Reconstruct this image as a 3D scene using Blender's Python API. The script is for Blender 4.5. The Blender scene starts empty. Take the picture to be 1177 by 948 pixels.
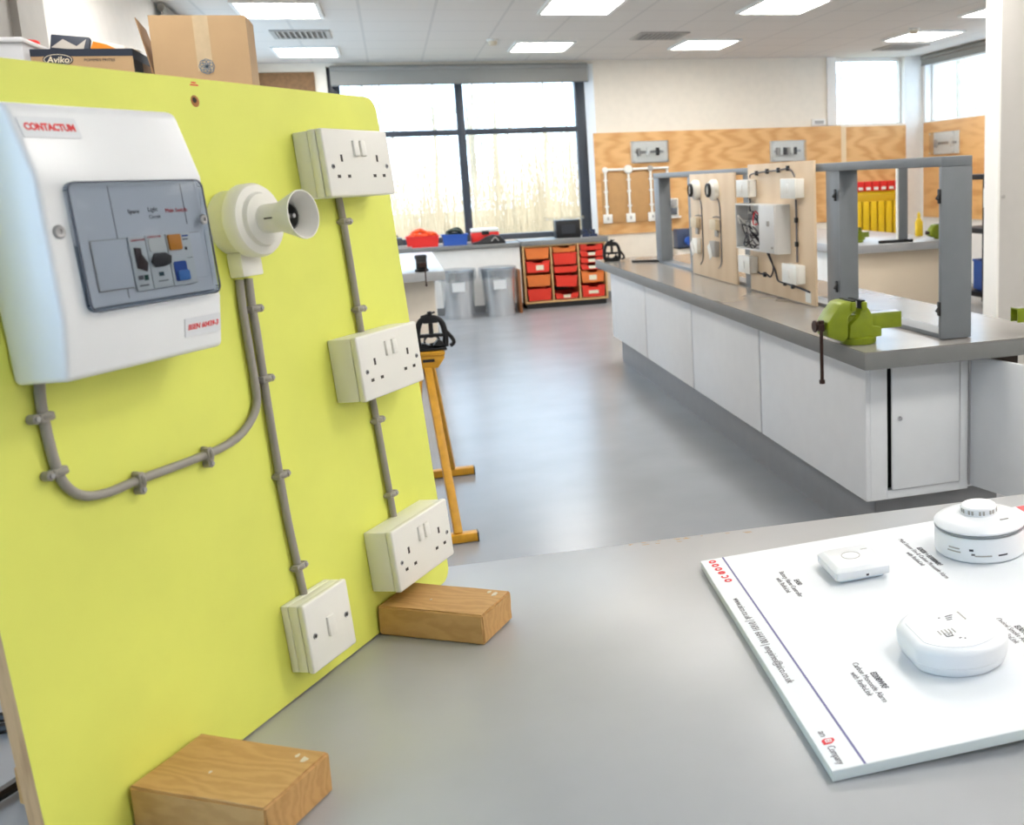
import bpy, bmesh, math, random
from mathutils import Matrix, Vector
random.seed(7)
scene = bpy.context.scene
COL = scene.collection
PI = math.pi

# ------------------------------------------------------------------ helpers
def lin(c):
    return c / 12.92 if c <= 0.04045 else ((c + 0.055) / 1.055) ** 2.4
def rgb(r, g, b):
    return (lin(r / 255), lin(g / 255), lin(b / 255), 1)

MATS = {}
def mat(name, c, rough=0.5, metal=0.0, var=0.0, scale=12.0, bump=0.0, bscale=60.0, coat=0.0, spec=0.5, stretch=None):
    if name in MATS: return MATS[name]
    m = bpy.data.materials.new(name); m.use_nodes = True
    nt = m.node_tree; p = nt.nodes['Principled BSDF']
    p.inputs['Base Color'].default_value = rgb(*c)
    p.inputs['Roughness'].default_value = rough
    p.inputs['Metallic'].default_value = metal
    p.inputs['Specular IOR Level'].default_value = spec
    p.inputs['Coat Weight'].default_value = coat
    tc = nt.nodes.new('ShaderNodeTexCoord'); mp = nt.nodes.new('ShaderNodeMapping')
    nt.links.new(tc.outputs['Object'], mp.inputs['Vector'])
    if stretch: mp.inputs['Scale'].default_value = stretch
    n = nt.nodes.new('ShaderNodeTexNoise'); n.inputs['Scale'].default_value = scale; n.inputs['Detail'].default_value = 5
    nt.links.new(mp.outputs[0], n.inputs['Vector'])
    r = nt.nodes.new('ShaderNodeValToRGB')
    lo = [x * (1 - var) for x in rgb(*c)[:3]] + [1]; hi = [min(1, x * (1 + var * .5)) for x in rgb(*c)[:3]] + [1]
    r.color_ramp.elements[0].position = .3; r.color_ramp.elements[0].color = lo
    r.color_ramp.elements[1].position = .7; r.color_ramp.elements[1].color = hi
    nt.links.new(n.outputs['Fac'], r.inputs['Fac'])
    nt.links.new(r.outputs[0], p.inputs['Base Color'])
    if bump:
        n2 = nt.nodes.new('ShaderNodeTexNoise'); n2.inputs['Scale'].default_value = bscale
        nt.links.new(mp.outputs[0], n2.inputs['Vector'])
        b = nt.nodes.new('ShaderNodeBump'); b.inputs['Strength'].default_value = bump; b.inputs['Distance'].default_value = .01
        nt.links.new(n2.outputs['Fac'], b.inputs['Height']); nt.links.new(b.outputs[0], p.inputs['Normal'])
    MATS[name] = m
    return m

def grain(name, c1, c2, scale=(1, 8, 1), wscale=3.0, dist=6.0, rough=.55, rings=False, detail=3.0):
    """wood: a distorted wave stretched along one axis"""
    if name in MATS: return MATS[name]
    m = bpy.data.materials.new(name); m.use_nodes = True
    nt = m.node_tree; p = nt.nodes['Principled BSDF']; p.inputs['Roughness'].default_value = rough
    tc = nt.nodes.new('ShaderNodeTexCoord'); mp = nt.nodes.new('ShaderNodeMapping'); mp.inputs['Scale'].default_value = scale
    nt.links.new(tc.outputs['Object'], mp.inputs['Vector'])
    w = nt.nodes.new('ShaderNodeTexWave'); w.wave_type = 'RINGS' if rings else 'BANDS'
    w.inputs['Scale'].default_value = wscale; w.inputs['Distortion'].default_value = dist
    w.inputs['Detail'].default_value = detail; w.inputs['Detail Scale'].default_value = 1.2
    nt.links.new(mp.outputs[0], w.inputs['Vector'])
    n = nt.nodes.new('ShaderNodeTexNoise'); n.inputs['Scale'].default_value = 9; n.inputs['Detail'].default_value = 6
    nt.links.new(mp.outputs[0], n.inputs['Vector'])
    mx = nt.nodes.new('ShaderNodeMath'); mx.operation = 'MULTIPLY_ADD'; mx.inputs[1].default_value = .5
    ad = nt.nodes.new('ShaderNodeMath'); ad.operation = 'MULTIPLY'; ad.inputs[1].default_value = .5
    nt.links.new(n.outputs['Fac'], ad.inputs[0]); nt.links.new(w.outputs['Fac'], mx.inputs[0]); nt.links.new(ad.outputs[0], mx.inputs[2])
    r = nt.nodes.new('ShaderNodeValToRGB')
    r.color_ramp.elements[0].position = .15; r.color_ramp.elements[0].color = rgb(*c2)
    r.color_ramp.elements[1].position = .7; r.color_ramp.elements[1].color = rgb(*c1)
    nt.links.new(mx.outputs[0], r.inputs['Fac']); nt.links.new(r.outputs[0], p.inputs['Base Color'])
    MATS[name] = m
    return m

def clear(name, tint, gloss=.08, rough=.02, k=1.0):
    """thin clear plastic or pane: tinted see-through plus a fresnel sheen"""
    if name in MATS: return MATS[name]
    m = bpy.data.materials.new(name); m.use_nodes = True
    nt = m.node_tree; nt.nodes.remove(nt.nodes['Principled BSDF'])
    out = nt.nodes['Material Output']
    t = nt.nodes.new('ShaderNodeBsdfTransparent'); t.inputs[0].default_value = tint
    g = nt.nodes.new('ShaderNodeBsdfGlossy'); g.inputs['Roughness'].default_value = rough
    f = nt.nodes.new('ShaderNodeFresnel'); f.inputs['IOR'].default_value = 1.45
    s = nt.nodes.new('ShaderNodeMath'); s.operation = 'ADD'; s.inputs[1].default_value = gloss; s.use_clamp = True
    nt.links.new(f.outputs[0], s.inputs[0])
    x = nt.nodes.new('ShaderNodeMixShader')
    ge = nt.nodes.new('ShaderNodeNewGeometry'); iv = nt.nodes.new('ShaderNodeMath'); iv.operation = 'SUBTRACT'; iv.inputs[0].default_value = 1
    kk = nt.nodes.new('ShaderNodeMath'); kk.operation = 'MULTIPLY'; kk.inputs[1].default_value = k
    nt.links.new(ge.outputs['Backfacing'], iv.inputs[1])
    ml = nt.nodes.new('ShaderNodeMath'); ml.operation = 'MULTIPLY'
    nt.links.new(s.outputs[0], kk.inputs[0]); nt.links.new(kk.outputs[0], ml.inputs[0]); nt.links.new(iv.outputs[0], ml.inputs[1])
    nt.links.new(ml.outputs[0], x.inputs[0]); nt.links.new(t.outputs[0], x.inputs[1]); nt.links.new(g.outputs[0], x.inputs[2])
    nt.links.new(x.outputs[0], out.inputs['Surface'])
    MATS[name] = m
    return m

def lamp_mat(name, c, s):
    m = bpy.data.materials.new(name); m.use_nodes = True
    p = m.node_tree.nodes['Principled BSDF']
    p.inputs['Base Color'].default_value = (.8, .8, .8, 1)
    p.inputs['Emission Color'].default_value = c; p.inputs['Emission Strength'].default_value = s
    MATS[name] = m
    return m

I4 = Matrix.Identity(4)
def T(x, y, z): return Matrix.Translation((x, y, z))
def RX(a): return Matrix.Rotation(a, 4, 'X')
def RY(a): return Matrix.Rotation(a, 4, 'Y')
def RZ(a): return Matrix.Rotation(a, 4, 'Z')
def frame(o, x, y):
    x = Vector(x).normalized(); z = x.cross(Vector(y)).normalized(); y = z.cross(x)
    m = Matrix((x, y, z)).transposed().to_4x4(); m.translation = o
    return m
def along(a, b):
    """matrix whose Z runs from a to b"""
    d = Vector(b) - Vector(a)
    m = d.to_track_quat('Z', 'Y').to_matrix().to_4x4(); m.translation = a
    return m

class MB:
    def __init__(s): s.v = []; s.f = []; s.mi = []; s.sm = []; s.mats = []
    def add(s, vs, fs, m, M=None, smooth=False):
        if m not in s.mats: s.mats.append(m)
        k = s.mats.index(m); b = len(s.v)
        s.v += [tuple((M @ Vector(p)) if M else p) for p in vs]
        flip = M is not None and M.to_3x3().determinant() < 0
        for f in fs:
            g = [b + i for i in f]
            s.f.append(g[::-1] if flip else g); s.mi.append(k); s.sm.append(smooth)
        return s
    def bm(s, bm, m, M=None, smooth=False):
        bm.verts.index_update()
        s.add([v.co[:] for v in bm.verts], [[v.index for v in f.verts] for f in bm.faces], m, M, smooth); bm.free()
        return s
    def box(s, a, b, m, bev=0.0, M=None, seg=2):
        """box between two corners"""
        bm = bmesh.new(); bmesh.ops.create_cube(bm, size=1)
        c = [(a[i] + b[i]) / 2 for i in range(3)]; d = [abs(b[i] - a[i]) for i in range(3)]
        for v in bm.verts: v.co = Vector((v.co.x * d[0] + c[0], v.co.y * d[1] + c[1], v.co.z * d[2] + c[2]))
        if bev: bmesh.ops.bevel(bm, geom=bm.edges[:], offset=min(bev, min(d) * .45), segments=seg, profile=.5, affect='EDGES')
        return s.bm(bm, m, M)
    def prism(s, poly, z0, z1, m, M=None, bev=0.0, seg=2):
        bm = bmesh.new()
        lo = [bm.verts.new((p[0], p[1], z0)) for p in poly]; hi = [bm.verts.new((p[0], p[1], z1)) for p in poly]
        bm.faces.new(lo[::-1]); bm.faces.new(hi); n = len(poly)
        for i in range(n): bm.faces.new((lo[i], lo[(i + 1) % n], hi[(i + 1) % n], hi[i]))
        bmesh.ops.recalc_face_normals(bm, faces=bm.faces[:])
        if bev: bmesh.ops.bevel(bm, geom=bm.edges[:], offset=bev, segments=seg, profile=.5, affect='EDGES')
        return s.bm(bm, m, M)
    def lathe(s, prof, m, M=None, seg=32, smooth=True, a0=0, a1=2 * PI, cap=True):
        full = abs(a1 - a0 - 2 * PI) < 1e-6; n = seg if full else seg + 1
        vs = []; fs = []
        for r, z in prof:
            for i in range(n):
                a = a0 + (a1 - a0) * i / seg; vs.append((r * math.cos(a), r * math.sin(a), z))
        for k in range(len(prof) - 1):
            for i in range(seg):
                j = (i + 1) % n; fs.append((k * n + i, k * n + j, (k + 1) * n + j, (k + 1) * n + i))
        if full and cap:
            if prof[0][0] > 1e-6: fs.append(tuple(range(n))[::-1])
            if prof[-1][0] > 1e-6: fs.append(tuple((len(prof) - 1) * n + i for i in range(n)))
        return s.add(vs, fs, m, M, smooth)
    def cyl(s, a, b, r, m, seg=16, r2=None, M=None):
        a = Vector(a); b = Vector(b); L = (b - a).length; r2 = r if r2 is None else r2
        K = along(a, b); e = min(.15 * r, .15 * r2, L * .3)
        return s.lathe([(0, 0), (r - e, 0), (r, e), (r2, L - e), (r2 - e, L), (0, L)], m, (M @ K) if M else K, seg, False)
    def tube(s, pts, r, m, seg=10, smooth_path=0, M=None):
        P = [Vector(p) for p in pts]
        if smooth_path:
            Q = []
            for i in range(len(P) - 1):
                p0, p1, p2, p3 = P[max(i - 1, 0)], P[i], P[i + 1], P[min(i + 2, len(P) - 1)]
                for k in range(smooth_path):
                    t = k / smooth_path
                    Q.append(.5 * ((2 * p1) + (p2 - p0) * t + (2 * p0 - 5 * p1 + 4 * p2 - p3) * t * t + (3 * p1 - p0 - 3 * p2 + p3) * t ** 3))
            P = Q + [P[-1]]
        vs = []; fs = []; up = None
        for i, p in enumerate(P):
            d = (P[min(i + 1, len(P) - 1)] - P[max(i - 1, 0)]).normalized()
            if up is None: up = d.orthogonal().normalized()
            up = (up - d * up.dot(d)).normalized(); w = d.cross(up)
            for k in range(seg):
                a = 2 * PI * k / seg; vs.append(p + (up * math.cos(a) + w * math.sin(a)) * r)
        for i in range(len(P) - 1):
            for k in range(seg):
                j = (k + 1) % seg; fs.append((i * seg + k, i * seg + j, (i + 1) * seg + j, (i + 1) * seg + k))
        fs.append(tuple(range(seg))[::-1]); fs.append(tuple((len(P) - 1) * seg + k for k in range(seg)))
        return s.add([tuple(v) for v in vs], fs, m, M, True)
    def text(s, body, size, m, M, align='LEFT', sx=1.0, shear=0.0, bold=0.0):
        cu = bpy.data.curves.new('txt', 'FONT'); cu.body = body; cu.size = size; cu.align_x = align; cu.align_y = 'CENTER'
        cu.extrude = 0.00012; cu.shear = shear; cu.offset = bold; cu.resolution_u = 3
        o = bpy.data.objects.new('txt', cu); me = o.to_mesh()
        s.add([(v.co.x * sx, v.co.y, v.co.z + .00012) for v in me.vertices], [tuple(p.vertices) for p in me.polygons], m, M)
        o.to_mesh_clear(); bpy.data.objects.remove(o); bpy.data.curves.remove(cu)
        return s
    def build(s, name, parent=None, M=None):
        me = bpy.data.meshes.new(name); me.from_pydata([tuple(v) for v in s.v], [], s.f)
        for m in s.mats: me.materials.append(m)
        me.polygons.foreach_set('material_index', s.mi); me.polygons.foreach_set('use_smooth', s.sm); me.set_sharp_from_angle(angle=math.radians(38)); me.update()
        o = bpy.data.objects.new(name, me); COL.objects.link(o)
        if parent: o.parent = parent
        if M is not None:
            if parent: o.matrix_local = M
            else: o.matrix_world = M
        return o

def tag(o, label, cat, group=None, kind=None):
    o['label'] = label; o['category'] = cat
    if group: o['group'] = group
    if kind: o['kind'] = kind
    return o
def thing(name, label, cat, M, group=None):
    o = bpy.data.objects.new(name, None); COL.objects.link(o); o.empty_display_size = .05
    o.matrix_world = M if isinstance(M, Matrix) else T(*M)
    return tag(o, label, cat, group)
def structure(o):
    o['kind'] = 'structure'; return o
def dup(root, M, label=None, parent=None):
    r = root.copy(); COL.objects.link(r)
    if parent is None: r.matrix_world = M
    else: r.parent = parent
    if label: r['label'] = label
    for ch in list(root.children): dup(ch, None, None, r)
    return r
def rrect(x0, y0, x1, y1, r, n=5):
    out = []
    for cx, cy, a in ((x1 - r, y1 - r, 0), (x0 + r, y1 - r, PI / 2), (x0 + r, y0 + r, PI), (x1 - r, y0 + r, 1.5 * PI)):
        for k in range(n + 1):
            t = a + PI / 2 * k / n; out.append((cx + r * math.cos(t), cy + r * math.sin(t)))
    return out

# ------------------------------------------------------------------ materials
W_PLASTIC = mat('white_plastic', (236, 234, 226), .32, var=.02)
CU_WHITE = mat('unit_white_plastic', (238, 240, 242), .3, var=.02)
AL_WHITE = mat('alarm_white', (232, 234, 237), .3, var=.01)
CREAM = mat('cream_paint', (236, 226, 210), .7, var=.03)
WALLW = mat('white_paint', (238, 234, 228), .7, var=.03)
GREYP = mat('grey_paint', (170, 166, 160), .6, var=.04)
BENCHG = mat('bench_grey_laminate', (174, 174, 175), .3, var=.08, scale=5)
FASCIA = mat('bench_edge_grey', (124, 124, 122), .45, var=.05)
CABW = mat('cabinet_white', (230, 231, 232), .4, var=.02)
KICK = mat('plinth_grey', (130, 130, 131), .35, var=.06)
YBOARD = mat('lime_paint', (230, 234, 108), .5, var=.09, scale=5, bump=.03, bscale=9)
TAN = grain('panel_edge_wood', (206, 168, 122), (176, 138, 96), (6, 6, 40), 2, 4)
BLOCK = grain('timber', (200, 156, 98), (186, 142, 84), (18, 5, 13), 1.4, 18, .6, detail=5)
PLYFAR = grain('plywood', (226, 178, 118), (206, 150, 88), (.55, 1, 2.4), 2.0, 9, .5, detail=2)
PLYPALE = grain('pale_plywood', (226, 202, 170), (220, 194, 160), (.6, .25, 1), 3, 3, .55)
BROWNB = mat('hardboard', (190, 146, 94), .6, var=.06)
CABLE = mat('cable_grey', (154, 149, 141), .45, var=.04)
BLACK = mat('black_plastic', (24, 24, 26), .4, var=.1)
HOLE = mat('dark_hole', (66, 60, 54), .7)
STEEL = mat('steel', (180, 180, 182), .28, .9, var=.1)
CHROME = mat('chrome', (225, 225, 228), .12, 1.0)
RED = mat('red_print', (226, 48, 54), .5)
GREYTXT = mat('grey_print', (104, 100, 104), .6)
DARKTXT = mat('dark_print', (58, 54, 62), .6)
PURPLE = mat('line_print', (108, 104, 150), .6)
SHEETW = mat('sheet_white', (224, 227, 231), .38, var=.01)
SHEETEDGE = mat('sheet_edge', (214, 220, 216), .4)
FRAMEG = mat('frame_grey_paint', (124, 128, 132), .42, var=.05)
GREEN = mat('vice_green', (130, 144, 18), .36, var=.10, scale=25)
BROWNM = mat('screw_brown', (66, 46, 40), .4, .6)
YEL = mat('yellow_paint', (214, 156, 34), .42, var=.14, scale=30)
YEL2 = mat('yellow_rack', (236, 196, 24), .45, var=.06)
BLKM = mat('black_iron', (30, 30, 32), .42, .3, var=.15)
DKFRAME = mat('window_dark', (58, 64, 74), .4, var=.05)
BLIND = mat('blind_fabric', (150, 148, 142), .8, var=.05, scale=3)
CARD = mat('cardboard', (190, 158, 118), .75, var=.06, scale=8)
CARD2 = mat('cardboard_dark', (158, 122, 82), .75, var=.06, scale=8)
NAVY = mat('navy_print', (38, 46, 62), .6)
TRAYR = mat('tray_red', (226, 54, 34), .4, var=.05)
TRAYO = mat('tray_orange', (226, 120, 52), .4, var=.06)
BEECH = mat('beech_edge', (214, 172, 116), .5, var=.08, scale=20)
LABELC = mat('paper_label', (232, 222, 196), .7)
GALV = mat('galvanised', (218, 220, 221), .22, .8, var=.25, scale=6, stretch=(1, 1, .15))
BAG = clear('bin_liner_film', (.86, .88, .9, 1), .12, .12)
PANE = clear('pane_glass', (.96, .98, 1, 1), .0)
TINT = clear('tinted_cover', (.62, .66, .71, 1), .0, .10, .14)
CLEARP = clear('clear_plastic', (.93, .94, .95, 1), .07, .08)
BLUE = mat('blue_plastic', (40, 84, 170), .4)
LBLUE = mat('breaker_blue', (70, 128, 200), .4)
ORANGE = mat('orange_plastic', (236, 150, 50), .4)
HIVIS = mat('orange_bright', (250, 92, 30), .5)

# ------------------------------------------------------------------ camera
F, PX, PY, IW, IH = 1154.0, 780.6, 407.5, 1177.0, 948.0
def cam():
    yaw, pit, rol = -.2694, -.1753, .0431
    cy, sy, cp, sp = math.cos(yaw), math.sin(yaw), math.cos(pit), math.sin(pit)
    f = Vector((-sy * cp, cy * cp, sp)); r = Vector((cy, sy, 0)); d = f.cross(r)
    c, s = math.cos(rol), math.sin(rol)
    r2 = c * r + s * d; d2 = -s * r + c * d
    m = Matrix((r2, -d2, -f)).transposed().to_4x4(); m.translation = (0, 0, 1.39)
    cd = bpy.data.cameras.new('camera'); cd.sensor_width = 36; cd.lens = F / IW * 36
    cd.shift_x = (IW / 2 - PX) / IW; cd.shift_y = (PY - IH / 2) / IW
    cd.clip_start = .02; cd.clip_end = 300
    cd.dof.use_dof = True; cd.dof.focus_distance = 1.75; cd.dof.aperture_fstop = 9
    o = bpy.data.objects.new('camera', cd); COL.objects.link(o); o.matrix_world = m
    scene.camera = o
cam()

# ------------------------------------------------------------------ room shell
WY, XL, XR, H, YB = 11.65, -1.47, 6.53, 2.74, -1.6
def floor_mat():
    m = mat('floor_vinyl', (150, 152, 156), .25, var=.08, scale=2.2)
    return m
structure(MB().box((XL - .2, YB - .2, -.15), (XR + .2, WY + .2, 0), floor_mat()).build('floor'))

def ceil_mat():
    m = bpy.data.materials.new('ceiling_tiles'); m.use_nodes = True
    nt = m.node_tree; p = nt.nodes['Principled BSDF']; p.inputs['Roughness'].default_value = .85
    tc = nt.nodes.new('ShaderNodeTexCoord'); sp = nt.nodes.new('ShaderNodeSeparateXYZ')
    nt.links.new(tc.outputs['Object'], sp.inputs[0])
    masks = []
    for ax, off in (('X', .12), ('Y', .1)):
        a = nt.nodes.new('ShaderNodeMath'); a.operation = 'ADD'; a.inputs[1].default_value = 40 * .56 + off
        nt.links.new(sp.outputs[ax], a.inputs[0])
        w = nt.nodes.new('ShaderNodeMath'); w.operation = 'MODULO'; w.inputs[1].default_value = .56
        nt.links.new(a.outputs[0], w.inputs[0])
        l = nt.nodes.new('ShaderNodeMath'); l.operation = 'LESS_THAN'; l.inputs[1].default_value = .022
        nt.links.new(w.outputs[0], l.inputs[0]); masks.append(l)
    mx = nt.nodes.new('ShaderNodeMath'); mx.operation = 'MAXIMUM'
    nt.links.new(masks[0].outputs[0], mx.inputs[0]); nt.links.new(masks[1].outputs[0], mx.inputs[1])
    c = nt.nodes.new('ShaderNodeMix'); c.data_type = 'RGBA'
    c.inputs['A'].default_value = rgb(214, 209, 203); c.inputs['B'].default_value = rgb(200, 196, 191)
    nt.links.new(mx.outputs[0], c.inputs['Factor']); nt.links.new(c.outputs['Result'], p.inputs['Base Color'])
    return m
structure(MB().box((XL - .2, YB - .2, H), (XR + .2, WY + .2, H + .15), ceil_mat()).build('ceiling'))

# far wall with two openings
W1 = (-.55, 2.34, .76, 2.70); W2 = (5.35, 6.29, 1.93, 2.74)
def far_wall():
    b = MB(); y0, y1 = WY, WY + .22
    b.box((XL - .2, y0, 0), (W1[0], y1, H), CREAM)
    b.box((W1[0], y0, 0), (W1[1], y1, W1[2]), CREAM); b.box((W1[0], y0, W1[3]), (W1[1], y1, H), CREAM)
    b.box((W1[1], y0, 0), (W2[0], y1, H), CREAM)
    b.box((W2[0], y0, 0), (W2[1], y1, W2[2]), CREAM)
    b.box((W2[1], y0, 0), (XR + .2, y1, H), WALLW)
    return structure(b.build('wall_back'))
far_wall()
# right wall, opening over the plywood
W3 = (7.2, 11.58, 1.93, 2.66)
def right_wall():
    b = MB(); x0, x1 = XR, XR + .2
    b.box((x0, YB, 0), (x1, W3[0], H), WALLW); b.box((x0, W3[0], 0), (x1, W3[1], W3[2]), WALLW)
    b.box((x0, W3[0], W3[3]), (x1, W3[1], H), WALLW); b.box((x0, W3[1], 0), (x1, WY + .2, H), WALLW)
    return structure(b.build('wall_right'))
right_wall()
W4 = (8.1, 11.2, .95, 2.62); W_FILL = (-1.2, 1.0, 1.0, 2.5)  # the second opening is unseen, added for fill daylight
def left_wall():
    b = MB(); x0, x1 = XL - .2, XL
    b.box((x0, YB, 0), (x1, W_FILL[0], H), GREYP); b.box((x0, W_FILL[0], 0), (x1, W_FILL[1], W_FILL[2]), GREYP); b.box((x0, W_FILL[0], W_FILL[3]), (x1, W_FILL[1], H), GREYP); b.box((x0, W_FILL[1], 0), (x1, 5.2, H), GREYP)
    b.box((x0, 5.2, 0), (x1, W4[0], H), WALLW); b.box((x0, W4[0], 0), (x1, W4[1], W4[2]), WALLW)
    b.box((x0, W4[0], W4[3]), (x1, W4[1], H), WALLW); b.box((x0, W4[1], 0), (x1, WY, H), WALLW)
    return structure(b.build('wall_left'))
left_wall()
structure(MB().box((XL - .2, YB - .2, 0), (XR + .2, YB, H), GREYP).build('wall_front'))
# partition end on the right: bright narrow end face, grey long face
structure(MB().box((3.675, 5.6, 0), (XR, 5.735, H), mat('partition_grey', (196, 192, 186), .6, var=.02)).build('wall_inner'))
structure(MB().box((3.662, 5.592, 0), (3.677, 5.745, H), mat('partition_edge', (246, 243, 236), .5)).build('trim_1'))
structure(MB().box((XL, 5.0, 0), (XL + .03, 5.36, H), GREYP).build('trim_2'))
structure(MB().box((5.225, WY - .03, 1.93), (5.345, WY - .002, H), WALLW, .004).build('trim_3'))

def window(name, boxes, panes, fm=None):
    """frame bars and panes as one structure with child panes"""
    b = MB()
    for a, c in boxes: b.box(a, c, fm or DKFRAME, .006)
    o = structure(b.build(name))
    for a, c in panes: MB().box(a, c, PANE).build('pane', o)
    return o
y0, y1 = WY + .10, WY + .20
window('window_1', [((-.55, y0, .76), (-.43, y1, 2.70)), ((2.135, y0, .76), (2.25, y1, 2.70)), ((.785, y0, .76), (.87, y1, 2.70)),
    ((-.43, y0, .76), (.785, y1, .825)), ((.87, y0, .76), (2.135, y1, .825)), ((-.43, y0, 1.955), (.785, y1, 2.015)), ((.87, y0, 1.955), (2.135, y1, 2.015)),
    ((-.43, y0, 2.63), (.785, y1, 2.70)), ((.87, y0, 2.63), (2.135, y1, 2.70))],
    [((-.43, y0 + .045, .825), (.785, y0 + .055, 1.955)), ((.87, y0 + .045, .825), (2.135, y0 + .055, 1.955)), ((-.43, y0 + .045, 2.015), (.785, y0 + .055, 2.63)), ((.87, y0 + .045, 2.015), (2.135, y0 + .055, 2.63))])
window('window_2', [((5.35, y0, 2.70), (6.29, y1, 2.74)), ((5.35, y0, 1.93), (6.29, y1, 1.95)), ((5.35, y0, 1.95), (5.375, y1, 2.70)), ((6.265, y0, 1.95), (6.29, y1, 2.70))],
    [((5.375, y0 + .045, 1.95), (6.265, y0 + .055, 2.70))], WALLW)
x0, x1 = XR + .09, XR + .18
window('window_3', [((x0, 7.2, 2.62), (x1, 11.58, 2.66)), ((x0, 7.2, 1.93), (x1, 11.58, 1.95)), ((x0, 7.2, 1.95), (x1, 7.24, 2.62)), ((x0, 11.555, 1.95), (x1, 11.58, 2.62)), ((x0, 9.0, 1.95), (x1, 9.05, 2.62))],
    [((x0 + .04, 7.24, 1.95), (x0 + .05, 9.0, 2.62)), ((x0 + .04, 9.05, 1.95), (x0 + .05, 11.555, 2.62))], WALLW)
x0, x1 = XL - .18, XL - .09
window('window_4', [((x0, 8.1, 2.56), (x1, 11.2, 2.62)), ((x0, 8.1, .95), (x1, 11.2, 1.0)), ((x0, 8.1, 1.0), (x1, 8.16, 2.56)), ((x0, 11.14, 1.0), (x1, 11.2, 2.56)), ((x0, 9.6, 1.0), (x1, 9.66, 2.56))],
    [((x0 + .04, 8.16, 1.0), (x0 + .05, 9.6, 2.56)), ((x0 + .04, 9.66, 1.0), (x0 + .05, 11.14, 2.56))])

window('window_fill', [((x0, -1.2, 2.44), (x1, 1.0, 2.5)), ((x0, -1.2, 1.0), (x1, 1.0, 1.06)), ((x0, -1.2, 1.06), (x1, -1.14, 2.44)), ((x0, .94, 1.06), (x1, 1.0, 2.44)), ((x0, -.13, 1.06), (x1, -.07, 2.44))],  # unseen window added to throw bluish fill light from the left
    [((x0 + .04, -1.14, 1.06), (x0 + .05, -.13, 2.44)), ((x0 + .04, -.07, 1.06), (x0 + .05, .94, 2.44))])
def roller_blind(label, M, L, drop):
    t = thing('roller_blind', label, 'blind', M)
    MB().box((0, -.05, -drop), (L, -.042, -.03), BLIND).build('fabric', t)
    MB().cyl((0, -.045, -.03), (L, -.045, -.03), .028, BLIND, 14).build('roller', t)
    MB().box((0, -.056, -drop - .012), (L, -.036, -drop), FASCIA, .003).build('bottom_bar', t)
    return t
roller_blind('grey roller blind rolled down over the top of the big window', T(-.51, WY, 2.705), 2.78, .20)
roller_blind('dark grey blind along the top of the right-wall window', Matrix.Translation((XR, 11.58, 2.735)) @ RZ(-PI / 2), 4.38, .11)
roller_blind('grey blind at the ceiling of the white side wall behind the boxes', Matrix.Translation((XL, 8.0, 2.735)) @ RZ(PI / 2), 3.2, .16)

structure(MB().prism([(2.25, WY + .10), (2.34, WY), (2.34, WY + .2), (2.25, WY + .2)], .77, 2.70, mat('reveal_white', (244, 246, 248), .5)).build('trim_4'))
# ceiling lights
LAMP = lamp_mat('light_diffuser', (1.0, .97, .92, 1), 18.0)
LIGHTF = mat('light_frame', (235, 235, 232), .5)
vis = {(-.68, 8.27): 'ceiling light panel directly above the tall cardboard box', (-.66, 10.68): 'ceiling light panel above the left end of the big window',
       (1.58, 10.42): 'ceiling light panel above the middle of the big window', (1.56, 8.08): 'ceiling light panel cut by the top edge, in line with the big window',
       (3.27, 10.35): 'ceiling light panel beside the ceiling vent above the cream wall', (3.24, 8.05): 'ceiling light panel cut by the top edge, above the plywood wall',
       (5.5, 9.8): 'ceiling light panel before the small window in the far corner', (5.45, 8.2): 'ceiling light panel half hidden by the grey partition'}
pts = list(vis) + [(-.68, 5.9), (-.68, 3.2), (1.57, 5.7), (3.25, 5.2), (1.57, 3.4), (3.25, 3.4), (5.5, 3.4), (1.57, 1.1), (3.25, 1.1), (5.5, 1.1), (1.57, -.9), (3.25, -.9), (5.5, -.9)]
L0 = None
for (x, y) in pts:
    lab = vis.get((x, y), 'square ceiling light panel nearer the camera, outside the picture')
    if L0 is None:
        L0 = thing('ceiling_light', lab, 'ceiling light', T(x, y, H), 'ceiling light panels')
        f = MB()
        for a, c in (((-.30, -.35, -.02), (.30, -.33, 0)), ((-.30, .33, -.02), (.30, .35, 0)), ((-.30, -.33, -.02), (-.27, .33, 0)), ((.27, -.33, -.02), (.30, .33, 0))): f.box(a, c, LIGHTF)
        f.build('frame', L0)
        MB().box((-.27, -.33, -.012), (.27, .33, -.002), LAMP).build('diffuser', L0)
    else: dup(L0, T(x, y, H), lab)

def ceiling_vent(x, y, label):
    t = thing('ceiling_vent', label, 'vent', (x, y, H), 'ceiling vents')
    b = MB()
    for a, c in (((-.24, -.24, -.012), (.24, -.2, 0)), ((-.24, .2, -.012), (.24, .24, 0)), ((-.24, -.2, -.012), (-.2, .2, 0)), ((.2, -.2, -.012), (.24, .2, 0))): b.box(a, c, GREYP)
    b.build('frame', t)
    s = MB(); s.box((-.2, -.2, -.002), (.2, .2, -.0005), mat('vent_dark', (110, 104, 98), .8))
    for k in range(9): s.box((-.19 + k * .045, -.2, -.012), (-.175 + k * .045, .2, -.003), GREYP)
    s.build('slats', t)
ceiling_vent(-.62, 9.55, 'louvred ceiling vent between the two lights above the boxes')
ceiling_vent(2.63, 9.75, 'square ceiling vent above the cream wall, right of the window')
ceiling_vent(5.75, 10.75, 'ceiling vent close to the far corner window')
def detector(x, y, label):
    t = thing('smoke_detector', label, 'smoke detector', (x, y, H))
    MB().lathe([(0, 0), (.055, 0), (.055, -.015), (.045, -.02)], W_PLASTIC, seg=20).build('base', t)
    MB().lathe([(.045, -.015), (.043, -.04), (.03, -.055), (0, -.057)], mat('detector_beige', (214, 200, 176), .5), seg=20).build('head', t)
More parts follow.
